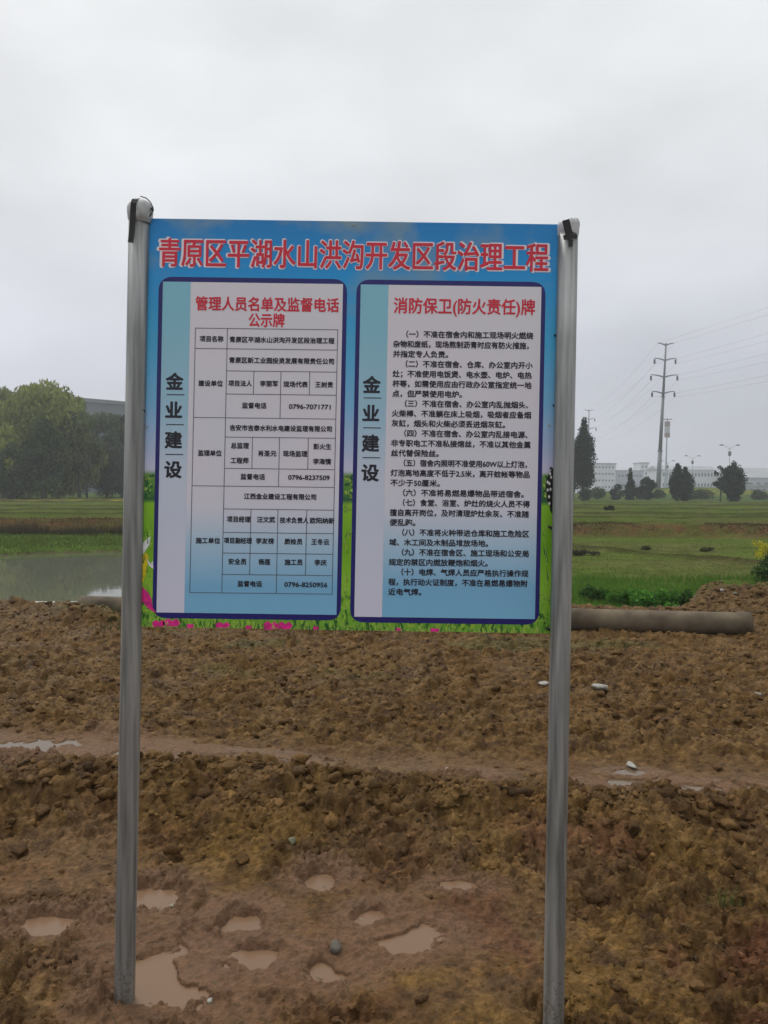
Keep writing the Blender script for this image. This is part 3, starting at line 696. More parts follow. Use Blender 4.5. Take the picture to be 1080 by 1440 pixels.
# ================================================================== clods
ico = bmesh.new(); bmesh.ops.create_icosphere(ico, subdivisions=2, radius=1); ico.verts.ensure_lookup_table()
IV2 = np.array([v.co[:] for v in ico.verts]); IF2 = np.array([[v.index for v in f.verts] for f in ico.faces]); ico.free()
ico = bmesh.new(); bmesh.ops.create_icosphere(ico, subdivisions=1, radius=1)
IV1 = np.array([v.co[:] for v in ico.verts]); IF1 = np.array([[v.index for v in f.verts] for f in ico.faces]); ico.free()
def lump(r, seed, IV, amp=.28, flat=.7):
    g = np.random.default_rng(seed); V = IV.copy()
    for k in range(11):                     # broken faces
        d = g.normal(size=3); d /= np.linalg.norm(d); h = g.uniform(.45, .85); p = V @ d; V -= np.outer(np.maximum(p - h, 0), d)
    V *= (1 + amp * .30 * g.normal(size=len(V)))[:, None]
    a = g.uniform(0, 6.28); R = np.array([[math.cos(a), -math.sin(a), 0], [math.sin(a), math.cos(a), 0], [0, 0, 1]])
    return (V * np.array([g.uniform(.9, 1.5), g.uniform(.7, 1.0), flat * g.uniform(.8, 1.2)])) @ R.T * r
lumps = [lump(1, 100 + k, IV1, .50, .6) for k in range(24)]
lumps2 = [lump(1, 300 + k, IV2, .62, .65) for k in range(16)]
def scatter(xx, yy, size, protos, PF, sink, gain=1.0):
    zz = mud_h(xx, yy); cc = mud_c(xx, yy, zz); keep = np.ones(len(xx), bool); VV = []; FF = []; CC = []; b = 0
    for (cx, cy, a, b_, rot, wz) in PW: keep &= ~((np.abs(xx - cx) < a * 1.25 + size) & (np.abs(yy - cy) < max(b_, .04) * 1.3 + size))
    for i in np.nonzero(keep)[0]:
        V = protos[i % len(protos)] * size[i] + np.array([xx[i], yy[i], zz[i] + size[i] * (sink - RNG.uniform(0, .35))]); VV.append(V); FF.append(PF + b); b += len(V)
        CC.append(np.tile(cc[i] * gain * RNG.uniform(.66, 1.18), (len(V), 1)))
    return VV, FF, CC
def put(name, label, parts):
    off_ = 0; VV = []; FF = []; CC = []
    for (v, f, c_) in parts:
        VV += v; FF += [q + off_ for q in f]; CC += c_; off_ += sum(len(k) for k in v)
    tag(mesh_obj(name, np.concatenate(VV), np.concatenate(FF), M['clod'], None, col=np.concatenate(CC)), label, 'clods', kind='stuff')
def near_keep(xx, yy): return (fbm(xx * 1.5 + 4, yy * 1.9, 3, 77) > -.15) | (xx > .5) | (RNG.uniform(size=len(xx)) < .12)
# ridge: heaped broken clods
n = 3000; yy = RNG.normal(-.02, .24, n); xx = RNG.uniform(-.60, .60, n) * 4; yy = yy + ridge_c(xx); sz = np.clip(.010 * np.exp(RNG.gamma(1.8, .42, n)), .010, .048)
A = scatter(xx[:1150], yy[:1150], sz[:1150], lumps2, IF2, .05)
A2 = scatter(xx[1150:], yy[1150:], sz[1150:] * .55, lumps, IF1, .1)
put('ridge_clods', 'broken wet clods heaped along the mud ridge', [A, A2])
n = 2600; yy = RNG.uniform(1.95, 3.2, n); xx = RNG.uniform(-.6, .6, n) * (yy + .2); k = near_keep(xx, yy); xx = xx[k]; yy = yy[k]; sz = np.clip(.0045 * np.exp(RNG.gamma(1.7, .42, len(xx))), .0045, .026)
A = scatter(xx, yy, sz, lumps, IF1, .1)
put('crumbled_mud', 'crumbs and small lumps of mud between the puddles', [A])
n = 5200; yy = 4.75 * np.exp(RNG.uniform(0, .66, n)); xx = RNG.uniform(-.58, .58, n) * yy; sz = np.clip(.011 * np.exp(RNG.gamma(1.6, .40, n)), .011, .045)
A = scatter(xx, yy, sz, lumps, IF1, .0)
n = 900; xx2 = RNG.uniform(.6, 5.6, n); yy2 = 9.75 - .13 * xx2 + RNG.normal(0, .28, n) - .3; A3 = scatter(xx2, yy2 + .2, np.clip(.022 * np.exp(RNG.gamma(1.6, .35, n)), .02, .075), lumps, IF1, .1)
n = 500; xx2 = RNG.uniform(-5, -2.2, n); yy2 = RNG.uniform(8.4, 9.9, n); A4 = scatter(xx2, yy2, np.clip(.022 * np.exp(RNG.gamma(1.6, .35, n)), .02, .07), lumps, IF1, .1)
n = 900; xx2 = RNG.uniform(3.7, 6.9, n); yy2 = RNG.uniform(9.3, 11.0, n); A5 = scatter(xx2, yy2, np.clip(.02 * np.exp(RNG.gamma(1.6, .35, n)), .02, .07), lumps, IF1, .1)
put('small_clods', 'brown clods covering the ploughed ground up to the drain pipe', [A, A3, A4, A5])
# larger clods, each a thing
big = [(120, 1095, .06), (215, 1105, .05), (60, 1110, .05), (320, 1100, .055), (520, 1110, .05), (610, 1105, .06), (690, 1120, .05), (845, 1135, .05), (935, 1140, .055), (1010, 1150, .05), (455, 1090, .05),
       (340, 1195, .035), (240, 1205, .04), (30, 1175, .05), (560, 1150, .05), (835, 1255, .045), (875, 1240, .035), (980, 1385, .04), (470, 1330, .03), (1020, 1225, .04), (150, 1130, .05), (640, 1140, .045)]
CL = ['large brown clod at the left end of the mud ridge crest', 'large clod on the ridge crest just right of the left post', 'large clod on the ridge crest nearest the left edge', 'large clod on the ridge crest between the left post and the board centre', 'large clod on the ridge crest under the middle of the board', 'large clod on the ridge below the right panel of the board', 'large clod on the ridge face close left of the right post', 'large clod on the ridge close right of the right post', 'large clod on the ridge midway between the right post and the right edge', 'large clod on the ridge nearest the right edge', 'large clod at the back of the ridge below the left panel',
      'lump of mud at the ridge foot behind the small puddles', 'lump of mud at the ridge foot just right of the left post', 'lump of mud at the ridge foot by the left edge', 'lump of mud low on the ridge below the board centre', 'lump of mud in the reddish churned patch right of the right post', 'smaller lump of mud beside the reddish churned patch on the right', 'lump of ochre mud in the lower right corner', 'lump of mud between the front puddles', 'lump of mud in front of the ridge by the right edge', 'lump of mud on the ridge face touching the left post', 'lump of mud on the ridge face left of the right post and behind another']
for k, (px, py, r) in enumerate(big):
    p = onz(px, py, .06 if 1080 < py < 1200 else 0); z0 = float(mud_h(np.array([p.x]), np.array([p.y]))[0])
    V = lump(r, 500 + k, IV2, .22, .75); o = mesh_obj('mud_clod', V, IF2, M['clod'], None, smooth=True, col=np.tile(mud_c(np.array([p.x]), np.array([p.y]), None)[0] * random.uniform(.8, 1.15), (len(V), 1)))
    o.location = (p.x, p.y, z0 + r * .1)
    tag(o, CL[k], 'clod', 'large clods of mud')
def piece(name, px, py, r, mat, label, cat, flat=.5, z=.02, seed=1, amp=.22):
    p = onz(px, py, z); z0 = float(mud_h(np.array([p.x]), np.array([p.y]))[0])
    o = mesh_obj(name, lump(r, 900 + seed, IV2, amp, flat), IF2, M[mat], None, smooth=True); o.location = (p.x, p.y, z0 + r * .3); return tag(o, label, cat)
piece('stone', 409, 1155, .028, 'stone', 'flat grey green stone on the front of the mud ridge, upper centre left', 'stone', .8, .1, 1)
piece('stone', 295, 1402, .011, 'litter', 'small white pebble at the front edge of the big brown puddle beside the left post', 'pebble', .7, 0, 2)
piece('stone', 276, 1257, .009, 'litter', 'small white pebble just right of the left post above the puddles', 'pebble', .7, 0, 3)
piece('stone', 508, 1285, .016, 'stone', 'pale stone in the muddy ground midway between the posts', 'stone', .6, 0, 4)
piece('stone', 243, 1281, .018, 'stone', 'pale yellowish stone at the edge of the puddle right of the left post', 'stone', .5, 0, 5)
piece('stone', 470, 1335, .028, 'brown_stone', 'brown grey stone between the two small puddles in front', 'stone', .7, 0, 6)
piece('litter', 843, 970, .07, 'litter', 'crumpled white plastic scrap in the ploughed mud right of the right post, largest of the scraps', 'litter', .35, 0, 7, .4)
piece('litter', 765, 964, .05, 'litter', 'white plastic scrap in the mud against the left side of the right post', 'litter', .35, 0, 8, .4)
piece('litter', 1043, 977, .05, 'litter', 'pale scrap in the ploughed mud, left of the two near the right edge', 'litter', .4, 0, 9, .4)
piece('litter', 1063, 974, .04, 'litter', 'pale scrap in the ploughed mud, right of the two near the right edge', 'litter', .4, 0, 10, .4)
piece('litter', 645, 1001, .05, 'litter', 'small pale scrap in the mud below the right panel of the board', 'litter', .35, 0, 11, .4)
piece('litter', 887, 1086, .035, 'litter', 'pale flat scrap beside the wet rut on the right', 'litter', .3, -.03, 12, .4)
piece('litter', 632, 1092, .03, 'litter', 'pale flat scrap beside the wet rut below the board centre', 'litter', .3, -.03, 13, .4)

piece('litter', 1015, 829, .05, 'litter', 'pale stone on top of the bare earth mound, left of two', 'stone', .5, .2, 14)
piece('litter', 1033, 832, .045, 'stone', 'pale stone on top of the bare earth mound, right of two', 'stone', .5, .2, 15)
n = 420; sx_ = RNG.uniform(-.6, .6, n); sy_ = 2.0 * np.exp(RNG.uniform(0, 1.2, n)); sx_ = sx_ * sy_; sz_ = mud_h(sx_, sy_); V = []; Fc = []; C = []
for i in range(n):
    a = RNG.uniform(0, 6.28); l = RNG.uniform(.012, .05); w = RNG.uniform(.0008, .0018); d = np.array([math.cos(a), math.sin(a), RNG.uniform(-.1, .5)]) * l; p = np.array([sx_[i], sy_[i], sz_[i] + .004]); nn = np.array([-math.sin(a), math.cos(a), 0]) * w; uu = np.array([0, 0, w])
    b = len(V); V += [p + nn, p - nn, p + uu * 1.6, p + d + nn, p + d - nn, p + d + uu * 1.6]; Fc += [(b, b + 1, b + 4, b + 3), (b + 1, b + 2, b + 5, b + 4), (b + 2, b, b + 3, b + 5)]; C += [RNG.uniform(.5, 1.2) * np.array([.20, .16, .09])] * 6
tag(mesh_obj('straw_bits', V, Fc, M['clod'], None, col=np.array(C)), 'thin dry straw and root bits scattered on the mud', 'straw', kind='stuff')
g = np.random.default_rng(77); p = onz(1020, 1246, .05); zg = float(mud_h(np.array([p.x]), np.array([p.y]))[0])
V, Fc, C = blades(np.stack([p.x + g.normal(size=40) * .035, p.y + g.normal(size=40) * .02, np.full(40, zg + .01)], 1), .06, .004, vary((.07, .11, .03), 40), 1.3, g)
tag(mesh_obj('grass_tuft', V, Fc, M['leaf'], None, col=C), 'small green grass tuft in the churned mud near the right edge', 'grass tuft')

# ================================================================== pipes
pa = onz(110, 866, .02); pb = onz(1056, 893, .02)
pa = Vector((pa.x, pa.y + .1, .12)); pb = Vector((pb.x, pb.y + .1, .115))
pt = thing('drain_pipe', ((pa + pb) / 2)[:], 'long muddy concrete drain pipe lying behind the sign', 'pipe')
m = MB(); pts = [pa.lerp(pb, t / 30) + Vector((0, 0, .012 * math.sin(t * .9) * 0)) for t in range(31)]; m.tube(pts, .118, 28, caps=False)
o = m.build('pipe_body', M['pipe'], pt, pt.location, True)
d = (pb - pa).normalized(); m = MB(); m.tube([pb - d * .10, pb - d * .09, pb + d * .03, pb + d * .035], [.118, .130, .130, .09], 28); m.build('pipe_collar', M['pipe'], pt, pt.location, True)
m = MB(); m.tube([pb + d * .036, pb + d * .038], .088, 24); m.build('pipe_mouth_shade', M['tape'], pt, pt.location)  # flat black disc on the closed end, painted shade of the pipe hollow
p0 = at(-60, 850, 10.4); p1 = at(118, 849, 10.2)
m = MB(); m.tube([p0.lerp(p1, t / 6) for t in range(7)], .035, 14); o = m.build('water_pipe', M['pvc'], None, (0, 0, 0), True); tag(o, 'thin pale plastic pipe lying along the pond edge on the far left', 'pipe')

# ================================================================== vegetation
def grass(name, label, n, xf, y0, y1, h, w, col, thr=None, lean=.5, hf=field_h, minz=WZ + .03):
    y = y0 * np.exp(RNG.uniform(0, math.log(y1 / y0), n)); x = xf(y, RNG.uniform(0, 1, n))
    z = hf(x, y); k = z > minz
    if thr is not None: k &= fbm(x * thr[0], y * thr[0], 3, thr[1]) > thr[2]
    x, y, z = x[k], y[k], z[k]; n = len(x)
    h = h * (1 + .4 * vn(x * 1.3, y * 1.3, 5))
    V, Fc, C = blades(np.stack([x, y, z], 1), h, w, vary(col, n), lean)
    return tag(mesh_obj(name, V, Fc, M['leaf'], None, col=C), label, 'grass', kind='stuff')
grass('field_grass', 'short olive green grass over the flat fields', 60000, lambda y, u: (u * 1.3 - .65) * (y + 3), 11.5, 60, .045, .03, (.115, .155, .032))
grass('rough_grass', 'rough green grass between the mud and the field on the right', 26000, lambda y, u: .5 + u * (y * .55), 11.2, 16.5, .14, .014, (.095, .19, .024), (.7, 400, -.35))
grass('bank_grass', 'dry brown grass on the low bank across the field', 16000, lambda y, u: (u * 1.3 - .65) * (y + 3), 31.2, 33.6, .09, .04, (.085, .054, .026), (.4, 410, -.3))
grass('pond_bank_grass', 'bright green grass on the far bank of the pond', 16000, lambda y, u: -1 - u * 17, 22.3, 30.5, .10, .035, (.095, .135, .03))
grass('dry_reeds', 'dark dry reeds along the bank behind the pond', 8000, lambda y, u: -1 - u * 20, 30.2, 31.8, .38, .03, (.060, .055, .03), (.6, 415, -.15))
grass('pipe_grass', 'thin grass growing under the drain pipe', 2500, lambda y, u: -3 + u * 7, 8.0, 8.9, .09, .008, (.05, .09, .02), (1.2, 420, .0), hf=mud_h, minz=-.2)
grass('mud_weeds', 'sparse weeds sprouting from the ploughed mud', 1400, lambda y, u: (u - .5) * y, 5.4, 8.0, .05, .007, (.08, .12, .03), (1.1, 430, .35), hf=mud_h, minz=-.2)

def leafcloud(ells, n, ls, col, g, shell=.45, droop=0, hv=.3):
    """ells: list of (cx,cy,cz,rx,ry,rz); leaf quads spread through the outer part of each"""
    ells = np.asarray(ells, float); vol = (ells[:, 3] * ells[:, 5]); pr = vol / vol.sum()
    k = g.choice(len(ells), n, p=pr); E = ells[k]
    d = g.normal(size=(n, 3)); d /= np.linalg.norm(d, axis=1)[:, None]
    r = 1 - shell * g.uniform(0, 1, n) ** 1.6 + g.normal(size=n) * .05
    P = E[:, :3] + d * E[:, 3:6] * r[:, None]
    a = g.normal(size=(n, 3)); a /= np.linalg.norm(a, axis=1)[:, None]
    if droop: a[:, 2] = -np.abs(a[:, 2]) - droop; a /= np.linalg.norm(a, axis=1)[:, None]
    b = np.cross(a, g.normal(size=(n, 3))); b /= np.linalg.norm(b, axis=1)[:, None]
    s = ls * g.uniform(.5, 1.3, n)[:, None]
    L_ = 1.0 + droop
    V = np.stack([P - a * s * L_, P + b * s * .5, P + a * s * L_, P - b * s * .5], 1).reshape(-1, 3)
    clump = g.uniform(-hv, hv, len(ells))[k]
    C = np.clip(np.asarray(col) * (1 + clump + g.uniform(-.25, .25, n))[:, None] * (1 + g.uniform(-.08, .08, (n, 3))), .004, .5)
    return V, np.arange(4 * n).reshape(-1, 4), np.repeat(C, 4, 0)
def crown_ells(c, R, H, m, g, shape='round', sub=.34):
    """m lobes of foliage arranged in a crown of half width R, height H with its base at c"""
    E = []
    for i in range(m):
        t = g.uniform(0, 1) if shape != 'cone' else g.uniform(0, 1) ** 1.25
        if shape == 'cone': w = R * (1.0 - t) ** .75 * (.55 + .45 * min(1, t * 7)) ; s = max(.24 * R, w * .7)
        elif shape == 'spire': w = R * (math.sin(min(1, t * 1.3 + .25) * math.pi / 2) if t < .55 else (1 - ((t - .55) / .45) ** 1.5)); s = max(.24 * R, w * .75)
        else: w = R * math.sqrt(max(0.02, 1 - (t * 1.7 - .75) ** 2)); s = sub * R * g.uniform(.6, 1.25)
        a = g.uniform(0, 6.28); q = (g.uniform(0, 1) ** .5) * max(0, w - s * .6)
        E.append((c[0] + q * math.cos(a), c[1] + q * math.sin(a), c[2] + s * .5 + t * (H - s), s, s, s * (1.25 if shape in ('cone', 'spire') else .85)))
    return E
def tree(name, px, pbase, Y, top, R_px, label, cat, shape, col, m=26, n=5000, ls=.22, trunk=.25, seed=1, hbase=.12, droop=0, group=None, hv=.3):
    g = np.random.default_rng(seed); b = at(px, pbase, Y); zg = float(field_h(np.array([b.x]), np.array([Y]))[0])
    H = at(px, top, Y).z - zg; R = R_px * Y / F; c = (b.x, Y, zg)
    t = thing(name, c, label, cat, group)
    mb = MB(); lean = g.uniform(-.03, .03, 2) * H
    ax = [Vector((c[0] + lean[0] * s, c[1] + lean[1] * s, zg - .2 + H * .9 * s)) for s in (0, .2, .45, .7, 1)]
    mb.tube(ax, [trunk, trunk * .8, trunk * .6, trunk * .35, trunk * .08], 8)
    for k in range(9 if shape == 'round' else 5):
        s = g.uniform(.2, .7); p = ax[0].lerp(ax[-1], s); a = g.uniform(0, 6.28); ln = R * g.uniform(.5, .85)
        q = p + Vector((math.cos(a) * ln, math.sin(a) * ln, ln * .8)); mb.tube([p, p.lerp(q, .5) + Vector((0, 0, -.05 * ln)), q], [trunk * .35, trunk * .22, trunk * .06], 6)
    mb.build('trunk', M['bark'], t, c, True)
    E = crown_ells((c[0], c[1], zg + H * hbase), R, H * (1 - hbase), m, g, shape)
    V, Fc, C = leafcloud(E, n, ls, col, g, droop=droop, hv=hv)
    mesh_obj('crown', V, Fc, M['leaf'], t, c, col=C); return t
# left grove behind the pond fields (photo x, base y, distance, top y, half width px)
G1 = (.23, .26, .07); G2 = (.085, .12, .045); G3 = (.065, .09, .04)
tree('willow_tree', 62, 702, 92, 542, 78, 'broad pale green willow at the left, tallest of the grove behind the pond', 'tree', 'round', G1, 80, 30000, .22, .35, 21, .06, .6)
tree('willow_tree', 5, 702, 96, 551, 62, 'dark leafy tree cut by the left edge of the photo behind the pond', 'tree', 'round', (.18, .21, .065), 44, 14000, .22, .3, 22, .04, .5)
tree('broadleaf_tree', 60, 702, 86, 590, 34, 'dark bushy tree in front of the broad willow at the left', 'tree', 'round', G2, 26, 6000, .17, .25, 23, .03, .2)
tree('broadleaf_tree', 112, 702, 90, 575, 36, 'thin tree with a dark bare trunk at the right side of the willow', 'tree', 'round', (.11, .135, .055), 30, 7000, .19, .2, 24, .25, .3)
tree('broadleaf_tree', 150, 702, 104, 578, 42, 'grey green tree close left of the left post', 'tree', 'round', (.105, .13, .07), 34, 9000, .22, .22, 25, .05, .3)
tree('broadleaf_tree', 190, 702, 106, 584, 44, 'grey green tree directly behind the left post', 'tree', 'round', (.09, .11, .065), 34, 9000, .22, .22, 26, .05, .2)
tree('broadleaf_tree', 20, 702, 84, 625, 30, 'low dark tree at the far left edge below the willow', 'tree', 'round', G3, 20, 4500, .16, .2, 27, .02)
tree('broadleaf_tree', 122, 704, 98, 622, 52, 'low dark shrubby tree between the willow and the left post', 'tree', 'round', (.085, .08, .05), 26, 8000, .16, .15, 28, .0)
tree('broadleaf_tree', 175, 703, 99, 630, 48, 'low dark tree behind the yellow flower strip', 'tree', 'round', (.07, .085, .055), 26, 8000, .16, .15, 29, .0)
# right conifers
CY = (.028, .045, .024)
tree('cypress_tree', 820, 706, 104, 587, 16, 'tall dark pointed cypress right beside the right post', 'tree', 'spire', CY, 90, 16000, .15, .2, 31, -.02, hv=.2)
tree('cypress_tree', 798, 706, 108, 612, 17, 'dark cypress mostly hidden behind the right post', 'tree', 'spire', CY, 60, 9000, .15, .2, 32, -.02, hv=.2)
tree('cypress_tree', 886, 704, 112, 655, 9, 'slim small cypress left of the tall power pylon', 'tree', 'cone', (.032, .05, .03), 36, 5000, .14, .12, 33, .0, hv=.2)
tree('dark_shrub', 868, 703, 113, 682, 13, 'low dark green shrub left of the slim small cypress', 'shrub', 'round', (.035, .05, .032), 14, 1800, .13, .1, 34, .0)
tree('dark_shrub', 908, 704, 111, 672, 17, 'rounded dark shrub between the slim cypress and the tall pylon', 'shrub', 'round', (.035, .048, .034), 24, 4500, .15, .1, 35, .0)
tree('cypress_tree', 952, 706, 101, 649, 11, 'left half of the pair of close set egg shaped cypresses right of the tall pylon', 'tree', 'spire', CY, 50, 7500, .14, .15, 36, .0, hv=.2)
tree('cypress_tree', 963, 706, 102, 657, 11, 'right half of the pair of close set egg shaped cypresses right of the tall pylon', 'tree', 'spire', CY, 44, 7000, .14, .15, 37, .0, hv=.2)
tree('broadleaf_tree', 1013, 706, 103, 655, 13, 'open scraggly dark tree leaning against the dense tree near the right edge', 'tree', 'round', (.035, .045, .03), 16, 1500, .13, .12, 38, .25)
tree('broadleaf_tree', 1031, 707, 101, 650, 17, 'dense dark upright tree near the right edge of the photo', 'tree', 'spire', CY, 50, 8000, .15, .15, 39, .03, hv=.2)
tree('dark_shrub', 856, 724, 52, 711, 9, 'small dark bush on a field bund right of the right post', 'shrub', 'round', (.035, .03, .02), 10, 700, .06, .04, 40, .1)
for k, (px, w, tp, lab) in enumerate(((838, 20, 686, 'low hedge clump at the foot of the tall cypress'), (985, 22, 690, 'low green hedge clump between the egg shaped cypresses and the scraggly tree'), (1068, 16, 690, 'low hedge clump at the right edge of the far field'), (925, 14, 690, 'low hedge clump at the foot of the tall pylon'))):
    tree('hedge_shrub', px, 703, 118 + 3 * k, tp, w, lab, 'shrub', 'round', (.05, .075, .03), 16, 1500, .16, .08, 50 + k, .0)
# leafy weeds by the mud
def weed(px, py, Y, wpx, hpx, label, seed, col=(.075, .20, .028), n=420, ls=.035, z=None):
    g = np.random.default_rng(seed); p = at(px, py, Y); zg = float(field_h(np.array([p.x]), np.array([Y]))[0]) if z is None else z
    w = wpx * Y / F; h = hpx * Y / F; c = (p.x, Y, zg); t = thing('weed_plant', c, label, 'weed')
    mb = MB()
    for k in range(9):
        a = g.uniform(0, 6.28); q = g.uniform(.1, .8) * w; mb.tube([(c[0], c[1], zg - .02), (c[0] + math.cos(a) * q * .5, c[1] + math.sin(a) * q * .5, zg + h * .5), (c[0] + math.cos(a) * q, c[1] + math.sin(a) * q, zg + h * .85)], [.006, .005, .002], 5)
    mb.build('stem', M['bark'], t, c)
    E = [(c[0] + g.uniform(-w, w) * .7, c[1] + g.uniform(-w, w) * .5, zg + h * g.uniform(.2, .75), w * .32, w * .32, h * .28) for _ in range(9)]
    V, Fc, C = leafcloud(E, n, ls, col, g, shell=.8); mesh_obj('foliage', V, Fc, M['leaf'], t, c, col=C); return t
weed(925, 838, 12.0, 42, 34, 'bright green leafy weed clump at the foot of the bare earth mound', 61, n=1500)
weed(880, 826, 12.6, 30, 26, 'leafy green weed clump left of the one by the earth mound', 62, n=900)
weed(835, 812, 13.2, 26, 24, 'dark green weed clump nearest the right post', 63, (.05, .12, .022), n=700)
weed(955, 822, 12.4, 22, 26, 'small dark weed clump against the bare earth mound', 64, (.045, .11, .02), n=600)
weed(820, 768, 22, 22, 8, 'dark withered weed heap on the field beside the right post', 65, (.06, .06, .035), n=500, ls=.05)
weed(905, 766, 24.5, 15, 5, 'small dark weed tuft on the field, left of two', 66, (.06, .075, .025), n=300, ls=.05)
weed(997, 768, 24, 14, 5, 'small dark weed tuft on the field, right of two', 67, (.06, .07, .025), n=300, ls=.05)
# rapeseed at right edge
g = np.random.default_rng(70); p = at(1084, 770, 15.5); zg = -.36; c = (p.x, 15.5, zg); t = thing('rapeseed_plant', c, 'yellow flowering rapeseed plants at the right edge of the field', 'plant')
mb = MB()
for k in range(26):
    a = g.uniform(0, 6.28); q = g.uniform(0, .28); hh = g.uniform(.45, .80); mb.tube([(c[0] + math.cos(a) * q, c[1] + math.sin(a) * q, zg), (c[0] + math.cos(a) * q * 1.3, c[1] + math.sin(a) * q * 1.3, zg + hh)], [.008, .004], 5)
mb.build('stem', M['bark'], t, c)
V, Fc, C = leafcloud([(c[0] + g.uniform(-.25, .25), c[1] + g.uniform(-.3, .3), zg + g.uniform(.12, .45), .16, .16, .16) for _ in range(14)], 1500, .045, (.06, .11, .03), g, shell=.9); mesh_obj('foliage', V, Fc, M['leaf'], t, c, col=C)
V, Fc, C = leafcloud([(c[0] + g.uniform(-.27, .27), c[1] + g.uniform(-.3, .3), zg + g.uniform(.55, .82), .07, .07, .09) for _ in range(26)], 1300, .018, (.55, .42, .01), g, shell=.9, hv=.1); mesh_obj('flowers', V, Fc, M['yellow'], t, c, col=C)

# ================================================================== pylons, wires, mast, lamps
def pylon(px, py_base, py_top, Y, lean, label, yaw=0):
    b = at(px, py_base, Y); zb = float(field_h(np.array([b.x]), np.array([Y]))[0]); H = at(px, py_top, Y).z - zb; c = Vector((b.x, Y, zb))
    t = thing('power_pylon', c, label, 'pylon', None)
    lx = math.tan(rad(lean))
    def q(h): return c + Vector((h * lx, 0, h))
    m = MB(); m.tube([q(-.5), q(H * .28)], [H * .0165, H * .0135], 12); m.tube([q(H * .28), q(H * .285)], [H * .018] * 2, 12); m.tube([q(H * .285), q(H * .64)], [H * .0125, H * .0095], 12)
    m.tube([q(H * .64), q(H * .645)], [H * .0135] * 2, 12); m.tube([q(H * .645), q(H)], [H * .009, H * .005], 12)
    m.build('mast', M['metal_dark'], t, c, True)
    ends = []
    for (hf, w, ins) in ((.995, .055, 0), (.895, .07, 1), (.785, .088, 1), (.675, .075, 1)):
        m = MB(); a = q(H * hf - H * .012); dn = []
        for s in (-1, 1):
            tip = a + Vector((s * w * H * math.cos(yaw), s * w * H * math.sin(yaw), H * .016)); m.tube([a, a.lerp(tip, .5) + Vector((0, 0, H * .003)), tip], [H * .0055, H * .0042, H * .0025], 6)
            dn.append(tip)
        m.build('crossarm', M['metal_dark'], t, c)
        if ins:
            for tip in dn:
                m = MB(); k = tip.copy(); L_ = H * .04
                m.tube([k, k - Vector((0, 0, L_ * .2)), k - Vector((0, 0, L_ * .25)), k - Vector((0, 0, L_ * .9)), k - Vector((0, 0, L_))], [.05, .05, .24, .24, .06], 8); m.build('insulator', M['insul'], t, c)
                ends.append(k - Vector((0, 0, L_)))
        else: ends += dn
    return ends
e1 = pylon(925, 698, 482, 185, 2.2, 'tall steel power pylon with four crossarms standing right of the sign')
e2 = pylon(826, 699, 576, 325, .3, 'smaller distant power pylon rising behind the tall cypress')
off = Vector((22, -150, 0))
for j, (a, b) in enumerate(zip(e1, e2)):
    for k, (p, q_) in enumerate(((a, a + off + Vector((0, 0, 1))), (a, b))):
        n = 22; m = MB(); m.tube([p.lerp(q_, s / n) - Vector((0, 0, (1.6 if k == 0 else 3.0) * 4 * (s / n) * (1 - s / n))) for s in range(n + 1)], .014, 5)
        o = m.build('power_line', M['wire'], None, (0, 0, 0)); tag(o, 'wire from %s end of %s crossarm of tall pylon %s' % (('left', 'right')[j % 2], ('top', 'second', 'third', 'lowest')[j // 2], ('rising to the right edge' if k == 0 else 'towards the distant pylon')), 'wire', ('wires running right from the tall pylon' if k == 0 else 'wires between the two pylons'))
# telecom mast
Y = 300; b = at(935, 700, Y); c = (b.x, Y, -.3); t = thing('telecom_mast', c, 'thin pale telecom mast with a red and white antenna cluster behind the tall pylon', 'mast')
zt = at(937, 588, Y).z; m = MB(); m.tube([(c[0], Y, -.5), (c[0] + .5, Y, zt)], [.45, .16], 10); m.build('pole', M['wall_blue'], t, c)
for k, (pa_, pb_) in enumerate(((592, 600), (600, 608), (608, 615))):
    m = MB(); z0 = at(937, pb_, Y).z; z1 = at(937, pa_, Y).z - .15
    for a in range(6): w = a * 1.047; m.box(c[0] + .45 + math.cos(w) * .8 - .22, Y + math.sin(w) * .8 - .22, z0, c[0] + .45 + math.cos(w) * .8 + .22, Y + math.sin(w) * .8 + .22, z1)
    m.build('antenna', M['redpaint'] if k != 1 else M['plastic'], t, c)
m = MB(); z0 = at(937, 590, Y).z; m.box(c[0] - 1, Y - .9, z0, c[0] + 2, Y + .9, z0 + .2); m.build('platform', M['metal_dark'], t, c)
def lamp(px, base, top, Y, label):
    b = at(px, base, Y); zb = float(field_h(np.array([b.x]), np.array([Y]))[0]); zt = at(px, top, Y).z; c = (b.x, Y, zb); t = thing('street_lamp', c, label, 'street lamp', 'twin arm street lamps')
    w = 2.1; m = MB(); m.tube([(c[0], Y, zb - .2), (c[0], Y, zt - .5)], [.12, .07], 8); m.build('pole', M['wall_blue'], t, c)
    for s in (-1, 1):
        m = MB(); m.tube([(c[0], Y, zt - 1.2), (c[0] + s * w * .5, Y, zt - .35), (c[0] + s * w, Y, zt)], [.06, .05, .04], 6); m.build('arm', M['wall_blue'], t, c)
        m = MB(); m.tube([(c[0] + s * w * .8, Y, zt - .02), (c[0] + s * w * 1.0, Y, zt + .05), (c[0] + s * w * 1.35, Y, zt + .02)], [.08, .2, .1], 8); m.build('lamp_head', M['insul'], t, c)
    m = MB(); m.box(c[0] - .35, Y - .15, zt - 2.9, c[0] + .35, Y + .15, zt - 1.7); m.build('lamp_box', M['insul'], t, c)
lamp(1025, 697, 626, 215, 'twin arm street lamp above the dense tree near the right edge')
lamp(973, 696, 641, 280, 'twin arm street lamp just right of the egg shaped cypresses')
lamp(938, 696, 648, 300, 'twin arm street lamp close beside the tall pylon')

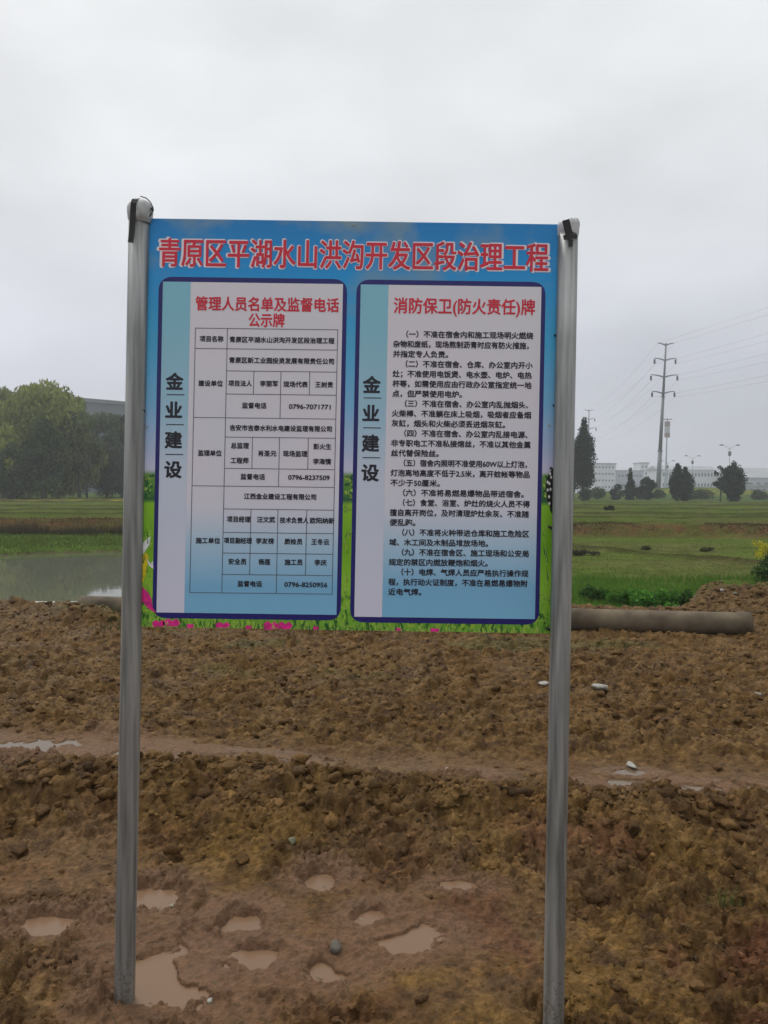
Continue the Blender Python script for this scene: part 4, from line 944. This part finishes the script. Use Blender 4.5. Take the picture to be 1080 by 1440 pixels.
# ================================================================== buildings
def building(name, px0, px1, ptop, pbase, Y, depth, wall, label, rows, cols_, wpx=2.2, wh=2.6, roof=None, gable=0, cat='building', margin=.06):
    a = at(px0, pbase, Y); b = at(px1, ptop, Y); z0 = -1.2; x0, x1, z1 = a.x, b.x, b.z; c = ((x0 + x1) / 2, Y, z0)
    t = thing(name, c, label, cat)
    m = MB(); m.box(x0, Y, z0, x1, Y + depth, z1); m.build('wall', wall, t, c)
    m = MB()
    if gable:
        b0 = len(m.v); xm = (x0 + x1) / 2
        m.v += [(x0 - .6, Y - .6, z1 + .01), (x1 + .6, Y - .6, z1 + .01), (x1 + .6, Y + depth + .6, z1 + .01), (x0 - .6, Y + depth + .6, z1 + .01), (x0 - .6, Y + depth / 2, z1 + gable), (x1 + .6, Y + depth / 2, z1 + gable)]
        m.f += [(0, 1, 5, 4), (2, 3, 4, 5), (1, 2, 5), (3, 0, 4), (3, 2, 1, 0)]
    else: m.box(x0 - .4, Y - .4, z1 + .01, x1 + .4, Y + depth + .4, z1 + .7)
    m.build('roof', roof or M['roof'], t, c)
    W_ = x1 - x0; zb = at(px0, pbase, Y).z; me = None
    for r in range(rows):
        for k in range(cols_):
            xc = x0 + W_ * (margin + (1 - 2 * margin) * (k + .5) / cols_); zc = zb + (z1 - zb) * (r + .55) / rows; w = wpx * Y / F / 2; h = wh * Y / F / 2
            if me is None:
                m = MB(); m.box(-w, -.14, -h, w, .1, h); o = m.build('window', M['glass'], t, (0, 0, 0)); me = o
            else:
                o = me.copy(); COL.objects.link(o)
            o.location = (xc - c[0], 0, zc - c[2])
    return t
building('apartment_block', 834, 866, 653, 690, 420, 16, M['wall_white'], 'pale grey block behind the tall cypress, leftmost of the far buildings', 4, 6)
building('factory_building', 866, 905, 663, 690, 430, 20, M['wall_blue'], 'low grey factory behind the slim small cypress', 2, 7, 2.6, 3)
building('factory_building', 900, 912, 652, 690, 440, 12, M['wall_white'], 'narrow taller white block left of the pylon foot', 4, 2)
building('factory_building', 926, 1008, 661, 690, 400, 18, M['wall_white'], 'long white factory with a row of red framed windows right of the pylon', 2, 16, 2.4, 5.0, roof=M['roof'], gable=2.2)
building('factory_building', 1000, 1036, 666, 690, 440, 18, M['wall_white'], 'white factory hall behind the dense tree near the right edge', 2, 5, 2.6, 3)
building('warehouse', 1034, 1110, 672, 691, 380, 26, M['wall_blue'], 'wide blue grey warehouse with a pitched roof at the right edge', 1, 6, 6, 4, gable=5)
building('warehouse', 1050, 1090, 684, 696, 300, 12, M['roof'], 'low dark shed in front of the blue grey warehouse', 1, 4, 5, 4)
for i, (a, b) in enumerate(((1036, 1095),)):
    p = at(a, 697, 230); q_ = at(b, 697, 230); m = MB(); m.box(p.x, 230, -.6, q_.x, 230.3, p.z + .2); o = m.build('boundary_wall', M['wall_white'], None); tag(o, 'low white wall along the far road at the right edge', 'wall')
# long grey building behind the left grove
def gb():
    a = at(-120, 545, 190); b = at(250, 574, 240); z0 = -2; V = [(a.x, a.y, z0), (b.x, b.y, z0), (b.x - 12, b.y + 25, z0), (a.x - 12, a.y + 25, z0)]
    c = ((a.x + b.x) / 2, a.y, z0); t = thing('long_building', c, 'long flat roofed dark grey building behind the left grove', 'building')
    zt = [a.z, b.z, b.z, a.z]; zt = [a.z, a.z, a.z, a.z]
    V2 = [(p[0], p[1], a.z) for p in V]
    mesh_obj('wall', V + V2, [(3, 2, 1, 0), (4, 5, 6, 7), (0, 1, 5, 4), (1, 2, 6, 5), (2, 3, 7, 6), (3, 0, 4, 7)], M['wall_grey'], t, c)
    k = 1.012; V3 = [((p[0] - c[0]) * k + c[0], p[1] - 1 if i < 2 else p[1] + 1, a.z + .01) for i, p in enumerate(V)]; V4 = [(p[0], p[1], a.z + 1.0) for p in V3]
    mesh_obj('roof', V3 + V4, [(3, 2, 1, 0), (4, 5, 6, 7), (0, 1, 5, 4), (1, 2, 6, 5), (2, 3, 7, 6), (3, 0, 4, 7)], M['roof_dark'], t, c)
gb()

# ================================================================== haze
m = bpy.data.materials.new('haze_air'); m.use_nodes = True; t = m.node_tree; t.nodes.clear()
o_ = t.nodes.new('ShaderNodeOutputMaterial'); v = t.nodes.new('ShaderNodeVolumePrincipled'); v.inputs['Color'].default_value = (.90, .93, 1.0, 1); v.inputs['Density'].default_value = .0010; v.inputs['Anisotropy'].default_value = .2
t.links.new(v.outputs[0], o_.inputs['Volume'])
m_ = MB(); m_.box(-1800, -800, -5, 1800, 2800, 50); o = m_.build('haze', m); tag(o, 'thin grey haze in the air over the fields', 'haze', kind='stuff')
